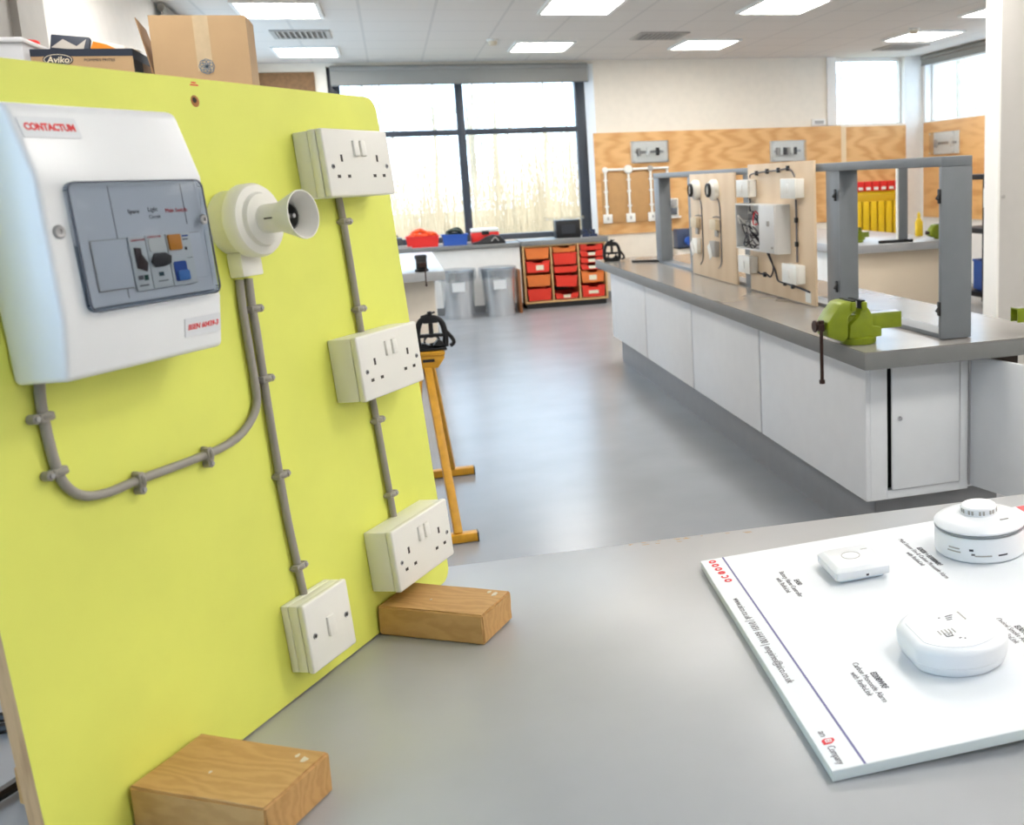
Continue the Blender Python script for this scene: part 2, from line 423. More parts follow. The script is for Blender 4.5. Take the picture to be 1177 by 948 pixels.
detector(1.05, 9.95, 'beige round detector on the ceiling before the big window')
detector(5.15, 9.35, 'round detector on the ceiling before the corner window')

# wall outlets / bits on far wall
o = MB().box((5.02, WY - .03, 1.93), (5.2, WY, 2.01), WALLW, .006).box((5.05, WY - .033, 1.95), (5.17, WY - .029, 1.99), GREYP).build('wall_sensor')
tag(o, 'small white box on the cream wall above the plywood', 'wall sensor')
o = MB().box((-1.24, WY - .025, 2.30), (-.67, WY - .002, 2.645), mat('brown_cork', (134, 100, 66), .8, var=.2, scale=30), .004).build('wall_mounted_board')
tag(o, 'small brown notice board high on the far wall behind the boxes', 'notice board')

# ------------------------------------------------------------------ outside the windows
structure(MB().box((-40, WY + .25, -.35), (60, 70, -.3), mat('dry_grass', (190, 178, 148), .9, var=.2, scale=.8)).build('ground_outside'))
BARK = mat('birch_bark', (176, 166, 148), .8, var=.25, scale=10)
def birch(seed):
    rnd = random.Random(seed); b = MB(); h = rnd.uniform(6, 9)
    lean = rnd.uniform(-.05, .05); tr = []
    for k in range(7): tr.append((lean * k * h / 6 + rnd.uniform(-.05, .05), rnd.uniform(-.05, .05), h * k / 6))
    b.tube(tr[:4], .055, BARK, 7, 3); b.tube(tr[3:], .03, BARK, 6, 3)
    for k in range(22):
        z = rnd.uniform(.8, h - .6); a = rnd.uniform(0, 2 * PI); l = rnd.uniform(.5, 1.4)
        p = Vector((lean * z, 0, z)); q = p + Vector((math.cos(a) * l * .6, math.sin(a) * l * .6, l)); mid = (p + q) / 2 + Vector((math.cos(a), math.sin(a), 0)) * l * .12
        b.tube([p, mid, q], .013, BARK, 5, 2)
        for j in range(3):
            w = q + Vector((rnd.uniform(-.4, .4), rnd.uniform(-.4, .4), rnd.uniform(.2, .6))); b.tube([mid, w], .007, BARK, 4)
    return b
tproto = []
for k in range(4):
    o = birch(k).build('birch_tree', None, T(-1.5 + k * 3.6, 27.4, -.3))
    tag(o, 'bare pale birch tree standing outside beyond the window', 'tree', 'bare birches outside'); tproto.append(o)
rnd = random.Random(5)
spots = [(x * 3.6 + (1.8 if r % 2 else 0) - 4, 31 + r * 3.6) for r in range(3) for x in range(7)] + [(12 + r * 3.6, 9 + c * 3.6) for r in range(2) for c in range(4)]
for k, (x, y) in enumerate(spots): dup(tproto[k % 4], T(x + rnd.uniform(-.2, .2), y + rnd.uniform(-.2, .2), -.3) @ RZ(rnd.uniform(0, 6.28)))
rd = MB(); REED = mat('dry_reed', (204, 180, 148), .8, var=.5, scale=2.2, stretch=(1, .3, .06))
for k in range(7000):
    y = rnd.uniform(14.5, 26); x = rnd.uniform(-.16, .5) * y; h = .8 + 2.1 * rnd.random() ** 1.9 + (.5 if x > .1 * y else 0); d = rnd.uniform(-.3, .3); w = rnd.uniform(.003, .010)
    rd.add([(x - w, y, -.3), (x + w, y, -.3), (x + d + .002, y + .05, h - .3), (x + d - .002, y + .05, h - .3)], [(0, 1, 2, 3)], REED)
tag(rd.build('dry_reeds'), 'mass of dry straw-coloured reeds outside the big window', 'reeds', kind='stuff')

# ------------------------------------------------------------------ far counter under the window
o = MB().box((-1.2, 11.2, .705), (1.330, WY, .75), FASCIA, .004).build('window_counter')
tag(o, 'long grey worktop on the boxed wall under the big window', 'worktop')
structure(MB().box((-1.2, 11.23, .08), (1.32, WY, .704), WALLW).build('wall_boxing'))
structure(MB().box((-1.2, 11.22, 0), (1.30, 11.24, .08), KICK).build('baseboard_back'))
structure(MB().box((2.30, WY - .015, 0), (XR, WY, .09), KICK).build('baseboard_right'))

# tray unit
def tray_unit():
    X0, X1, Y0, Y1 = 1.345, 2.285, 11.2, 11.64
    t = thing('tray_unit', 'low beech tray storage unit under the window worktop', 'storage unit', (X0, Y0, 0))
    L = X1 - X0; D = Y1 - Y0
    w = (L - .018 * 2 - .016 * 2) / 3
    c = MB()
    c.box((0, 0, .06), (.018, D, .705), BEECH); c.box((L - .018, 0, .06), (L, D, .705), BEECH)
    c.box((.018, 0, .06), (L - .018, D, .08), BEECH); c.box((.018, 0, .69), (L - .018, D, .705), BEECH)
    c.box((.018, D - .01, .08), (L - .018, D, .69), BLACK)
    c.box((.018 + w, 0, .08), (.034 + w, D - .01, .69), BEECH); c.box((.034 + 2 * w, 0, .08), (.05 + 2 * w, D - .01, .69), BEECH)
    c.build('carcass', t)
    MB().box((.02, .02, 0), (L - .02, D - .02, .06), BLACK).build('plinth', t)
    MB().box((-.012, -.015, .705), (L + .03, D, .76), FASCIA, .004).build('worktop', t)
    return X0, Y0, w, t
X0, Y0, TW, _ = tray_unit()
def tray(col, z, h, m, label, card=None, roll=0.0, notch=True):
    x = X0 + .018 + col * (TW + .016)
    t = thing('storage_tray', label, 'tray', T(x + TW / 2, Y0 + .012, z) @ RY(roll) @ Matrix.Scale(.93 if roll else 1, 4, (1, 0, 0)), 'storage trays')
    b = MB(); w = TW / 2 - .012; ti = w - .014; d = .40
    z1 = h
    # front with finger notch
    if notch:
        poly = [(-ti, 0), (ti, 0), (w, z1), (w * .45, z1), (w * .36, z1 - .022), (-w * .36, z1 - .022), (-w * .45, z1), (-w, z1)]
    else: poly = [(-ti, 0), (ti, 0), (w, z1), (-w, z1)]
    b.prism(poly, -.004, .004, m, RX(PI / 2))
    b.box((-w - .003, -.006, z1 - .012), (-w * .46, .012, z1), m, .002); b.box((w * .46, -.006, z1 - .012), (w + .003, .012, z1), m, .002)
    if not notch: b.box((-w * .46, -.006, z1 - .012), (w * .46, .012, z1), m, .002)
    for s in (-1, 1):
        b.add([(s * ti, 0, 0), (s * ti, d, 0), (s * w, d, z1), (s * w, 0, z1)], [(0, 1, 2, 3)], m)
        b.box((s * w - .004, 0, z1 - .006), (s * w + .006, d, z1), m)
    b.box((-ti, 0, 0), (ti, d, .003), m); b.prism([(-ti, 0), (ti, 0), (w, z1), (-w, z1)], -d - .002, -d + .002, m, RX(PI / 2))
    b.build('tub', t)
    if card:
        cw, ch, cx = card
        MB().box((cx - cw / 2, -.0065, h * .42 - ch / 2), (cx + cw / 2, -.0045, h * .42 + ch / 2), LABELC).build('label_card', t)
    return t
tray(0, .555, .125, TRAYO, 'deep orange tray at the top of the left column', notch=False)
tray(0, .405, .125, TRAYR, 'deep red tray with a square label, second in the left column', (.085, .055, .02))
tray(0, .25, .125, TRAYO, 'deep orange tray third in the left column', notch=False)
tray(0, .09, .13, TRAYR, 'deep red tray without label at the bottom of the left column', notch=False)
tray(1, .615, .065, TRAYO, 'shallow orange tray at the top of the middle column')
tray(1, .475, .13, TRAYR, 'deep red tray second in the middle column', notch=False)
tray(1, .385, .068, TRAYR, 'shallow red tray third in the middle column', notch=False)
tray(1, .225, .125, TRAYR, 'tilted red tray hanging askew in the middle column', None, math.radians(3.2), False)
tray(1, .09, .062, TRAYR, 'shallow red tray with label at the bottom of the middle column', (.08, .03, .0), 0)
tray(2, .62, .065, TRAYR, 'shallow red tray at the top of the right column')
tray(2, .55, .062, TRAYR, 'shallow red tray with label, second in the right column', (.08, .032, .0))
tray(2, .475, .062, TRAYR, 'shallow red tray with label, third in the right column', (.08, .032, .0))
tray(2, .40, .062, TRAYR, 'shallow red tray with label, fourth in the right column', (.08, .032, .0))
tray(2, .255, .13, TRAYO, 'deep orange tray with a square label in the right column', (.085, .055, 0))
tray(2, .09, .13, TRAYR, 'deep red tray with a wide label at the bottom right', (.11, .035, 0))

# ------------------------------------------------------------------ things on the window counter
CT = .75
def tote(name, label, x0, x1, h, m, cat, y=11.33, d=.2):
    t = thing(name, label, cat, (x0, y, CT)); L = x1 - x0; b = MB()
    b.box((.01, .01, 0), (L - .01, d - .01, .006), m)
    for q in (0, d):
        b.prism([(.015, 0), (L - .015, 0), (L, h), (0, h)], -q - .003, -q + .003, m, RX(PI / 2))
    for s in (0, L): b.add([(.015 if s == 0 else L - .015, 0, 0), (.015 if s == 0 else L - .015, d, 0), (s, d, h), (s, 0, h)], [(0, 1, 2, 3)], m)
    b.box((-.008, -.008, h - .012), (L + .008, .004, h), m, .002); b.box((-.008, d - .004, h - .012), (L + .008, d + .008, h), m, .002)
    b.box((-.008, .004, h - .012), (.004, d - .004, h), m); b.box((L - .004, .004, h - .012), (L + .008, d - .004, h), m)
    b.build('tub', t)
    return t
REDP = mat('toolbox_red', (226, 40, 34), .4)
tote('red_tote_box', 'red open box heaped with orange hoses on the window counter', .115, .465, .12, REDP, 'box')
o = MB().tube([(.16, 11.40, .86), (.2, 11.46, .9), (.27, 11.4, .93), (.33, 11.45, .9), (.4, 11.4, .89), (.43, 11.46, .87), (.3, 11.42, .87), (.2, 11.38, .88)], .026, HIVIS, 8, 5).build('orange_hose')
tag(o, 'coiled bright orange hose heaped in the red box', 'hose')
tote('blue_tote_box', 'blue open box of dark cables beside the red one', .50, .775, .12, BLUE, 'box')
DKGRN = mat('dark_cable_green', (44, 52, 40), .5)
o = MB().tube([(.55, 11.38, .86), (.6, 11.46, .9), (.66, 11.38, .91), (.72, 11.46, .88), (.62, 11.48, .87), (.56, 11.43, .89), (.68, 11.42, .93), (.73, 11.38, .86)], .018, DKGRN, 8, 5).build('coiled_cable')
tag(o, 'dark green cable bundle sticking out of the blue box', 'cable')
t = thing('tool_case', 'red tool case with a white lid behind the black pouch', 'tool case', (.82, 11.36, CT))
MB().box((0, 0, 0), (.30, .2, .125), REDP, .008).build('case_body', t)
MB().box((.0, -.004, .128), (.30, .2, .165), W_PLASTIC, .008).build('lid', t)
MB().box((.11, -.012, .10), (.19, -.0005, .14), BLACK, .003).build('latch', t)
t = thing('tool_pouch', 'black tool pouch with a grey strap before the red tool case', 'tool pouch', (.82, 11.24, CT))
MB().prism([(0, 0), (.36, 0), (.35, .03), (.30, .085), (.22, .1), (.14, .075), (.06, .03), (0, .02)], 0, .10, BLACK, RX(PI / 2) @ T(0, 0, -.10), .008).build('pouch_body', t)
MB().tube([(.2, -.008, .03), (.24, -.008, .07), (.28, -.008, .03)], .006, GREYP, 6, 4).build('strap', t)
t = thing('cable_box', 'black box at the right end of the window counter', 'box', (1.76, 11.36, .76))
MB().box((0, 0, 0), (.28, .2, .20), BLACK, .008).build('box_body', t)
MB().box((.06, -.004, .05), (.22, .0, .15), mat('slate', (44, 46, 52), .6)).build('front_label', t)
o = MB().box((1.66, 11.34, .962), (2.09, 11.58, .972), CLEARP).box((1.66, 11.34, .972), (1.668, 11.58, 1.0), CLEARP).box((2.082, 11.34, .972), (2.09, 11.58, 1.0), CLEARP).box((1.668, 11.34, .972), (2.082, 11.346, 1.0), CLEARP).build('plastic_tray')
tag(o, 'clear plastic tray resting on top of the black box', 'tray')
DKB = mat('dark_blue_tool', (40, 52, 82), .45)
for k, (x, lab) in enumerate(((2.10, 'small dark blue clamp next to the black box on the counter'), (2.19, 'small dark blue clamp at the counter corner by the plywood'))):
    t = thing('bench_clamp', lab, 'clamp', (x, 11.38, .76), 'dark blue clamps')
    MB().prism([(-.04, 0), (.04, 0), (.04, .03), (.015, .035), (.015, .08), (-.035, .085), (-.035, .06), (-.01, .055), (-.01, .03), (-.04, .028)], -.02, .02, DKB, RX(PI / 2)).build('clamp_body', t)
    MB().cyl((-.025, 0, .08), (-.025, 0, .115), .007, DKB, 8).build('screw', t)
o = MB().box((.0, 11.22, CT), (.17, 11.30, CT + .018), STEEL, .003).box((.02, 11.23, CT + .018), (.12, 11.28, CT + .035), GREYP, .003).build('metal_tool')
tag(o, 'flat grey metal tool lying at the near edge of the window counter', 'tool')
t = thing('drill_case', 'dark grey case beside the red box, next to the yellow panel', 'case', (-.1, 11.36, CT))
MB().box((0, 0, 0), (.18, .2, .11), mat('case_grey', (70, 72, 74), .5), .01).build('case_body', t)
MB().tube([(.05, .1, .11), (.05, .1, .13), (.13, .1, .13), (.13, .1, .11)], .008, BLACK, 6).build('handle', t)

# bins
def dustbin(x, y, label):
    t = thing('metal_bin', label, 'bin', (x, y, 0), 'metal bins')
    MB().lathe([(0, .0), (.155, .0), (.158, .02), (.17, .30), (.182, .485), (.19, .49), (.19, .50), (.18, .50), (.168, .30), (.15, .02), (0, .015)], GALV, seg=36).build('body', t)
    b = MB(); n = 48; vs = []; fs = []; rn = random.Random(int(x * 100))
    rows = [(.176, .46), (.188, .515), (.2, .522), (.203, .49), (.196, .44), (.194, .41)]
    for k, (r, z) in enumerate(rows):
        for i in range(n): vs.append(((r + rn.uniform(-.004, .006) * (k > 2)) * math.cos(2 * PI * i / n), (r + rn.uniform(-.004, .006) * (k > 2)) * math.sin(2 * PI * i / n), z + (rn.uniform(-.03, .02) if k == 5 else 0)))
    for k in range(len(rows) - 1):
        for i in range(n): fs.append((k * n + i, k * n + (i + 1) % n, (k + 1) * n + (i + 1) % n, (k + 1) * n + i))
    b.add(vs, fs, BAG); b.build('bin_liner', t)
    MB().add([(-.07, -.2, .30), (.06, -.2, .30), (.06, -.204, .40), (-.07, -.204, .40)], [(0, 1, 2, 3)], mat('bin_label', (226, 228, 228), .5)).build('label_sheet', t)
dustbin(.60, 10.9, 'lined metal bin nearer the left bench')
dustbin(1.03, 10.9, 'lined metal bin nearer the red trays')
o = MB().prism([(0, 0), (.03, 0), (.03, .47), (0, .47)], 0, .26, mat('brown_board', (146, 92, 52), .6, var=.1), T(1.245, 11.2, 0) @ RX(PI / 2) @ T(0, 0, 0), .002).build('wooden_board')
tag(o, 'brown wooden board on edge between the bin and the tray unit', 'board')

# ------------------------------------------------------------------ plywood and mounted kit on the far wall
o = MB().box((2.30, WY - .02, .755), (5.40, WY - .001, 1.922), PLYFAR).build('wall_mounted_panel'); tag(o, 'long plywood panel on the far wall below the cream paint', 'wall panel')
o = MB().box((5.47, WY - .02, .755), (6.288, WY - .001, 1.905), PLYFAR).build('wall_mounted_panel'); tag(o, 'short plywood panel on the far wall below the corner window', 'wall panel')
o = MB().box((5.40, WY - .024, .755), (5.47, WY - .001, 1.912), mat('pale_strip', (226, 200, 160), .5), .003).build('wall_mounted_strip'); tag(o, 'pale joint strip between the two far plywood panels', 'trim')
o = MB().box((XR - .02, 8.0, .755), (XR - .001, 11.59, 1.922), grain('plywood_side', (224, 174, 112), (204, 146, 84), (1, .55, 2.4), 2.0, 9, .5, detail=2)).build('wall_mounted_panel'); tag(o, 'plywood panel on the right wall below the side window', 'wall panel')
o = MB().box((2.36, WY - .032, .89), (3.15, WY - .021, 1.465), BROWNB, .002).build('wall_mounted_board'); tag(o, 'plain brown board behind the white conduit runs', 'board')

YP = WY - .032
cond = thing('wall_conduit', 'white conduit with four drops on the far plywood wall', 'conduit', (2.41, YP, 1.5))
xs = [0, .275, .54, .745]
MB().tube([(0, -.014, 0), (.70, -.014, 0), (.735, -.014, -.01), (.745, -.014, -.05), (.745, -.014, -.35)], .014, W_PLASTIC, 8, 3).build('top_run', cond)
for k, x in enumerate(xs[:3]): MB().tube([(x, -.014, 0), (x, -.014, -.52)], .014, W_PLASTIC, 8).build('drop', cond)
for k, x in enumerate(xs[:3]):
    MB().lathe([(0, .03), (.03, .03), (.034, .025), (.034, 0)] if k != 1 else [(0, .035), (.045, .035), (.05, .028), (.05, 0)], GREYP if k == 2 else W_PLASTIC, T(x, 0, 0) @ RX(PI / 2), 18).build('junction_box', cond)
for x in xs[:3]:
    for z in (-.12, -.25, -.42): MB().box((x - .024, -.022, z - .01), (x + .024, 0, z + .01), W_PLASTIC, .003).build('saddle', cond)
for k, lab in enumerate(('white socket at the foot of the leftmost conduit drop', 'white socket at the foot of the middle conduit drop', 'white socket at the foot of the third conduit drop')):
    t = thing('wall_socket', lab, 'socket', (2.41 + xs[k], YP, .94), 'sockets below the conduit')
    MB().box((-.05, -.035, -.05), (.05, 0, .05), W_PLASTIC, .004).build('back_box', t)
    MB().box((-.052, -.045, -.052), (.052, -.035, .052), W_PLASTIC, .004).box((-.01, -.047, -.015), (.01, -.0445, .02), GREYP).build('faceplate', t)
t = thing('motor_switch', 'open grey starter box with blue parts at the last conduit drop', 'switchgear', (3.10, YP, .93))
MB().box((-.06, -.03, -.02), (.2, 0, .0), W_PLASTIC).box((0, -.03, 0), (.17, 0, .21), W_PLASTIC, .005).build('housing', t)
MB().box((.015, -.06, .11), (.07, -.03, .19), LBLUE, .004).box((.08, -.055, .12), (.15, -.03, .2), GREYP, .003).box((.02, -.05, .02), (.15, -.03, .1), mat('grey_relay', (90, 94, 100), .5), .004).build('relays', t)
# lid standing open (clear)
def clear_box(label, M, w, h, kinds):
    t = thing('clear_enclosure', label, 'enclosure', M, 'clear switch boxes')
    b = MB(); b.box((0, 0, 0), (w, h, .01), W_PLASTIC, .003)
    for a, c in (((0, 0, .01), (.012, h, .07)), ((w - .012, 0, .01), (w, h, .07)), ((.012, 0, .01), (w - .012, .012, .07)), ((.012, h - .012, .01), (w - .012, h, .07))): b.box(a, c, CLEARP)
    b.build('tray_back', t)
    MB().box((0, 0, .07), (w, h, .076), CLEARP).build('clear_lid', t)
    MB().box((.05, h * .45, .01), (w - .05, h * .55, .02), STEEL).build('rail', t)
    for k in range(kinds):
        x = .09 + (w - .2) * k / max(1, kinds - 1) * .92
        MB().box((x - .018, h * .32, .02), (x + .018, h * .68, .055), (GREYP, W_PLASTIC, BLACK)[k % 3], .003).build('module', t)
    for sx in (.02, w - .02):
        for sy in (.02, h - .02): MB().cyl((sx, sy, .07), (sx, sy, .082), .009, STEEL, 8).build('lid_screw', t)
    return t
FW = lambda x, z: frame((x, WY - .021, z), (1, 0, 0), (0, 0, 1))
clear_box('clear-fronted box on the plywood above the conduit', FW(2.73, 1.565), .445, .25, 3)
clear_box('clear-fronted box on the plywood above the open enclosure board', FW(4.46, 1.515), .445, .25, 6)
clear_box('clear-fronted box on the right-wall plywood', frame((XR - .021, 11.32, 1.52), (0, -1, 0), (0, 0, 1)), .58, .27, 2)

# yellow rack, red holders
rk = thing('yellow_tool_rack', 'yellow slatted tool rack on the far wall behind the grey frame', 'tool rack', (5.55, WY - .021, .45))
MB().box((0, -.03, .62), (.74, 0, .66), YEL2, .004).box((0, -.03, .53), (.74, 0, .62), mat('rack_mustard', (214, 172, 30), .5), .002).build('top_rail', rk)
MB().box((0, -.012, .05), (.74, 0, .53), mat('rack_back', (150, 104, 36), .6)).build('back_panel', rk)
for k in range(7): MB().box((.012 + k * .105, -.05, .12), (.096 + k * .105, -.013, .53), YEL2, .006).build('slat', rk)
MB().box((0, -.05, .06), (.74, 0, .12), W_PLASTIC, .003).build('ledge', rk)
h0 = None
for k, lab in enumerate(('red label holder at the left end above the yellow rack', 'red label holder second from left above the yellow rack', 'red label holder third from left above the yellow rack', 'red label holder fourth from left above the yellow rack', 'red label holder fifth from left above the yellow rack', 'red label holder at the right end above the yellow rack')):
    M = T(5.63 + k * .105, WY - .021, 1.17)
    if h0 is None:
        h0 = thing('tool_holder', lab, 'tool holder', M, 'red tool holders')
        MB().box((-.048, -.06, -.06), (.048, 0, .06), REDP, .006).build('holder_body', h0)
        MB().box((-.03, -.0625, -.045), (.03, -.0605, -.01), W_PLASTIC).build('label_card', h0)
    else: dup(h0, M, lab)

# ------------------------------------------------------------------ left bench with vice
t = thing('bench_worktop', 'grey worktop of the left bench with a small black vice', 'worktop', (-.55, 8.7, .785))
MB().box((-.88, -1.2, -.065), (.88, 1.2, 0), mat('left_top', (176, 178, 180), .25, var=.04), .004).build('top', t)
t = thing('base_cabinet', 'white base of the left bench under the black vice', 'cabinet', (-.55, 8.7, 0))
MB().box((-.80, -1.0, .1), (.80, 1.1, .719), CREAM, .003).build('body', t)
MB().box((-.76, -.95, 0), (.76, 1.05, .1), KICK).build('plinth', t)
MB().box((.8005, -.95, .14), (.812, .05, .70), WALLW, .002).box((.8005, .07, .14), (.812, 1.05, .70), WALLW, .002).build('end_panel', t)

def bench_vice(label, M, body, s=1.0, handle=True, group=None):
    """local: x = screw axis (handle at -x), y = jaw width, z up, origin under the base"""
    t = thing('bench_vice', label, 'vice', M @ Matrix.Scale(s, 4), group)
    Y = RX(PI / 2)
    # base: swivel disc and bolting lugs
    MB().lathe([(0, 0), (.062, 0), (.064, .006), (.064, .02), (.05, .026), (0, .026)], body, seg=28).build('swivel_base', t)
    b = MB()
    b.prism([(-.055, .022), (.07, .022), (.07, .055), (.036, .062), (.036, .098), (.018, .128), (-.012, .14), (-.012, .118), (-.018, .098), (-.052, .07)], -.048, .048, body, Y, .005, 2)
    b.box((-.01, -.055, .118), (.012, .055, .15), body, .005)
    b.build('fixed_jaw', t)
    b = MB()
    b.prism([(-.135, .035), (-.075, .012), (-.058, .03), (-.058, .1), (-.03, .118), (-.03, .15), (-.06, .155), (-.085, .15), (-.115, .115), (-.135, .085)], -.05, .05, body, Y, .007, 2)
    b.box((-.05, -.056, .118), (-.03, .056, .152), body, .005)
    b.build('moving_jaw', t)
    MB().box((-.0125, -.05, .126), (.004, .05, .156), BLKM).box((-.046, -.05, .146), (-.031, .05, .157), BLKM).box((-.03, -.05, .132), (-.026, .05, .154), STEEL).build('jaw_plates', t)
    b = MB()
    for a, c in (((-.1, -.025, .096), (.158, .025, .102)), ((-.1, -.025, .046), (.158, -.019, .096)), ((-.1, .019, .046), (.158, .025, .096))): b.box(a, c, body, .001)
    b.box((-.03, -.021, .102), (.157, .021, .1026), STEEL); b.build('slide_bar', t)  # steel strip imitates the sky's reflection along the bar top
    MB().cyl((-.10, 0, .07), (.05, 0, .07), .011, STEEL, 14).build('screw', t)
    k = MB(); k.cyl((-.165, 0, .07), (-.13, 0, .07), .017, BROWNM, 16).cyl((-.168, 0, .07), (-.16, 0, .07), .022, BROWNM, 16).build('screw_head', t)
    if handle:
        k = MB(); k.cyl((-.152, -.028, -.12), (-.152, -.028, .085), .0065, BROWNM, 10); k.cyl((-.152, -.028, -.13), (-.152, -.028, -.116), .0105, BROWNM, 10); k.cyl((-.152, -.028, .08), (-.152, -.028, .094), .0105, BROWNM, 10)
        k.box((-.162, -.036, .055), (-.142, -.012, .08), BROWNM, .002); k.build('handle', t)
    return t
bench_vice('small black vice on the near edge of the left bench', T(.17, 7.62, .786) @ RZ(PI / 2), BLKM, .78)

# ------------------------------------------------------------------ main bench (centre right)
t = thing('bench_worktop', 'long grey worktop carrying the grey steel frame', 'worktop', (1.875, 3.013, .785))
MB().box((-.4, 0, -.004), (.4, 4.647, 0), mat('main_bench_laminate', (142, 138, 133), .2, var=.08, scale=4)).build('top_laminate', t)
MB().box((-.4, 0, -.062), (.4, 4.647, -.0045), FASCIA, .003).build('top_core', t)
ys = [4.25, 5.34, 6.42, 7.51]
labs = ['white base cabinet second from the near end of the main bench', 'white base cabinet third from the near end of the main bench', 'white base cabinet at the far end of the main bench by the trays']
for k in range(3):
    a, b2 = ys[k], ys[k + 1]
    t = thing('base_cabinet', labs[k], 'cabinet', (1.875, a, 0), 'main bench base cabinets')
    L = b2 - a
    MB().box((-.30, .006, .21), (.30, L - .002, .722), CREAM).build('body', t)
    MB().box((-.32, .014, .204), (-.3005, L - .004, .72), CABW, .003).build('side_panel', t)
    MB().box((-.255, 0, 0), (.255, L, .2095), KICK).build('plinth', t)
# near cupboard with one closed and one open door
t = thing('end_cupboard', 'white end cupboard of the main bench with one door swung open', 'cupboard', (1.875, 3.175, 0))
L = 4.25 - 3.175
c = MB()
c.box((-.32, 0, .204), (-.302, L - .004, .722), CABW, .003)
c.box((-.302, .0, .204), (-.235, .02, .722), CABW, .002); c.box((.058, 0, .204), (.092, .5, .722), CABW, .002); c.box((-.235, 0, .204), (.058, .02, .236), CABW, .001); c.box((-.235, 0, .705), (.058, .02, .722), CABW)
c.box((.30, .05, .204), (.32, L - .004, .722), CABW, .002); c.box((-.302, .02, .204), (.30, L, .222), CABW); c.box((-.302, L - .02, .222), (.30, L, .722), CARD2)
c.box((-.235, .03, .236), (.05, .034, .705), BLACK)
c.build('carcass', t)
MB().box((.095, .06, .45), (.298, L - .03, .465), mat('cupboard_shade', (52, 40, 32), .7)).box((.093, .03, .225), (.318, .04, .722), mat('cupboard_shade', (52, 40, 32), .7)).build('shade_panel', t)  # near-black sheet and shelf stand in for the shade inside the open bay
MB().box((-.255, .06, 0), (.255, L, .2035), KICK).build('plinth', t)
d = MB().box((-.222, -.012, .24), (.05, .0, .70), CABW, .003).build('door', t)
k = MB(); k.cyl((-.195, -.0125, .505), (-.195, -.022, .505), .009, CHROME, 14); k.build('lock', d)
d = MB().box((.0, -.42, .218), (.016, 0, .705), CABW, .003).build('door', t, T(.096, -.004, 0) @ RZ(math.radians(14)))
h = MB(); h.cyl((-.003, -.001, .22), (-.003, -.001, .70), .004, STEEL, 8); h.build('hinge', d)

# steel frame on the bench
fr = thing('steel_frame', 'tall grey steel frame standing along the main bench', 'frame', (1.875, 3.12, .785))
MB().box((-.06, -.012, .60), (.06, 3.95, .635), FRAMEG, .003).build('top_beam', fr)
MB().box((-.045, .02, 0), (.045, 3.95, .016), FRAMEG, .002).build('base_rail', fr)
MB().box((-.06, -.012, .002), (.06, .006, .60), FRAMEG, .002).box((.048, .006, .002), (.06, .10, .60), FRAMEG).build('post', fr)
for y in (.86, 1.94, 3.0, 3.86):
    MB().box((-.055, y - .035, .016), (.03, y - .025, .60), FRAMEG, .001).box((-.055, y - .025, .016), (-.045, y + .10, .60), FRAMEG, .001).build('post', fr)
for y in (-.012, .84, 1.93, 2.98):
    for z in (.11, .50):
        b = MB(); b.box((-.068, y - .002, z - .025), (-.0605, y + .016, z + .025), BLACK, .003).cyl((-.075, y + .007, z - .01), (-.06, y + .007, z + .01), .006, BLACK, 8); b.build('latch', fr)

# practice boards leaning on the frame
def board_plane(y, z): return frame((1.80, y, z), (0, -1, 0), (0, 0, 1))   # X towards camera end (-y), Y up, Z towards the aisle (-x)
pb1 = MB().box((0, 0, 0), (.85, .61, .012), PLYPALE, .001).build('practice_board', None, board_plane(6.06, .79)); tag(pb1, 'pale plywood practice board with two round black-ringed fittings', 'practice board')
pb2 = MB().box((0, 0, 0), (.85, .645, .012), PLYPALE, .001).build('practice_board', None, board_plane(4.99, .79)); tag(pb2, 'pale plywood practice board with an open grey enclosure', 'practice board')
def on1(y, z, d=.0125): return board_plane(y, z) @ T(0, 0, d)
for k, (y, lab) in enumerate(((5.888, 'round white lampholder with a black ring, further along the practice board'), (5.534, 'round white lampholder with a black ring, nearer the open enclosure'))):
    t = thing('lamp_holder', lab, 'lampholder', on1(y, 1.306), 'lampholders on the practice board')
    MB().lathe([(.0, 0), (.06, 0), (.06, .025), (.045, .04), (0, .04)], W_PLASTIC, seg=24).build('base', t)
    MB().lathe([(.034, .04), (.040, .042), (.040, .055), (.032, .058), (.028, .052), (.028, .041), (.034, .04)], BLACK, seg=24, cap=False).lathe([(.028, .04), (.027, .05), (.018, .05), (.017, .044), (0, .044)], W_PLASTIC, seg=20).build('ring', t)
    t = thing('pull_switch', ('small beige switch box below the further lampholder', 'small beige switch box below the nearer lampholder')[k], 'switch', on1(y + .03 - .03 * k, 1.10), 'beige boxes on the practice board')
    MB().box((-.06, -.02, 0), (.06, .04, .03), mat('beige_plastic', (222, 204, 172), .5), .004).build('box_body', t)
    MB().box((-.02, -.06, 0), (.03, -.022, .012), GREYP, .003).build('gland', t)
    t = thing('junction_box', ('open white junction box at the foot of the further cable run', 'open white junction box at the foot of the nearer cable run')[k], 'junction box', on1(y + .02, .97), 'junction boxes on the practice board')
    MB().box((-.05, -.045, 0), (.05, .045, .03), W_PLASTIC if k == 0 else GREYP, .004).build('box_body', t)
    MB().box((-.06, -.04, .03), (-.015, .045, .036), W_PLASTIC, .002, M=RZ(.5)).build('cover', t)
    t = thing('cable_run', ('thin dark cable below the further lampholder', 'thin dark cable below the nearer lampholder')[k], 'cable', on1(y - .02, 1.0), 'dark cables on the practice board')  # cable run lying flat on the board
    MB().tube([(.012, .262, .006), (.05, .22, .004), (.055, .1, .004), (.055, -.05, .004), (.05, -.11, .006), (.02, -.14, .012)], .0035, GREYTXT, 6, 4).build('cable', t)
    MB().tube([(-.06, .15, .01), (.0, .155, .006), (.055, .15, .006)], .003, GREYTXT, 6, 2).build('branch', t)
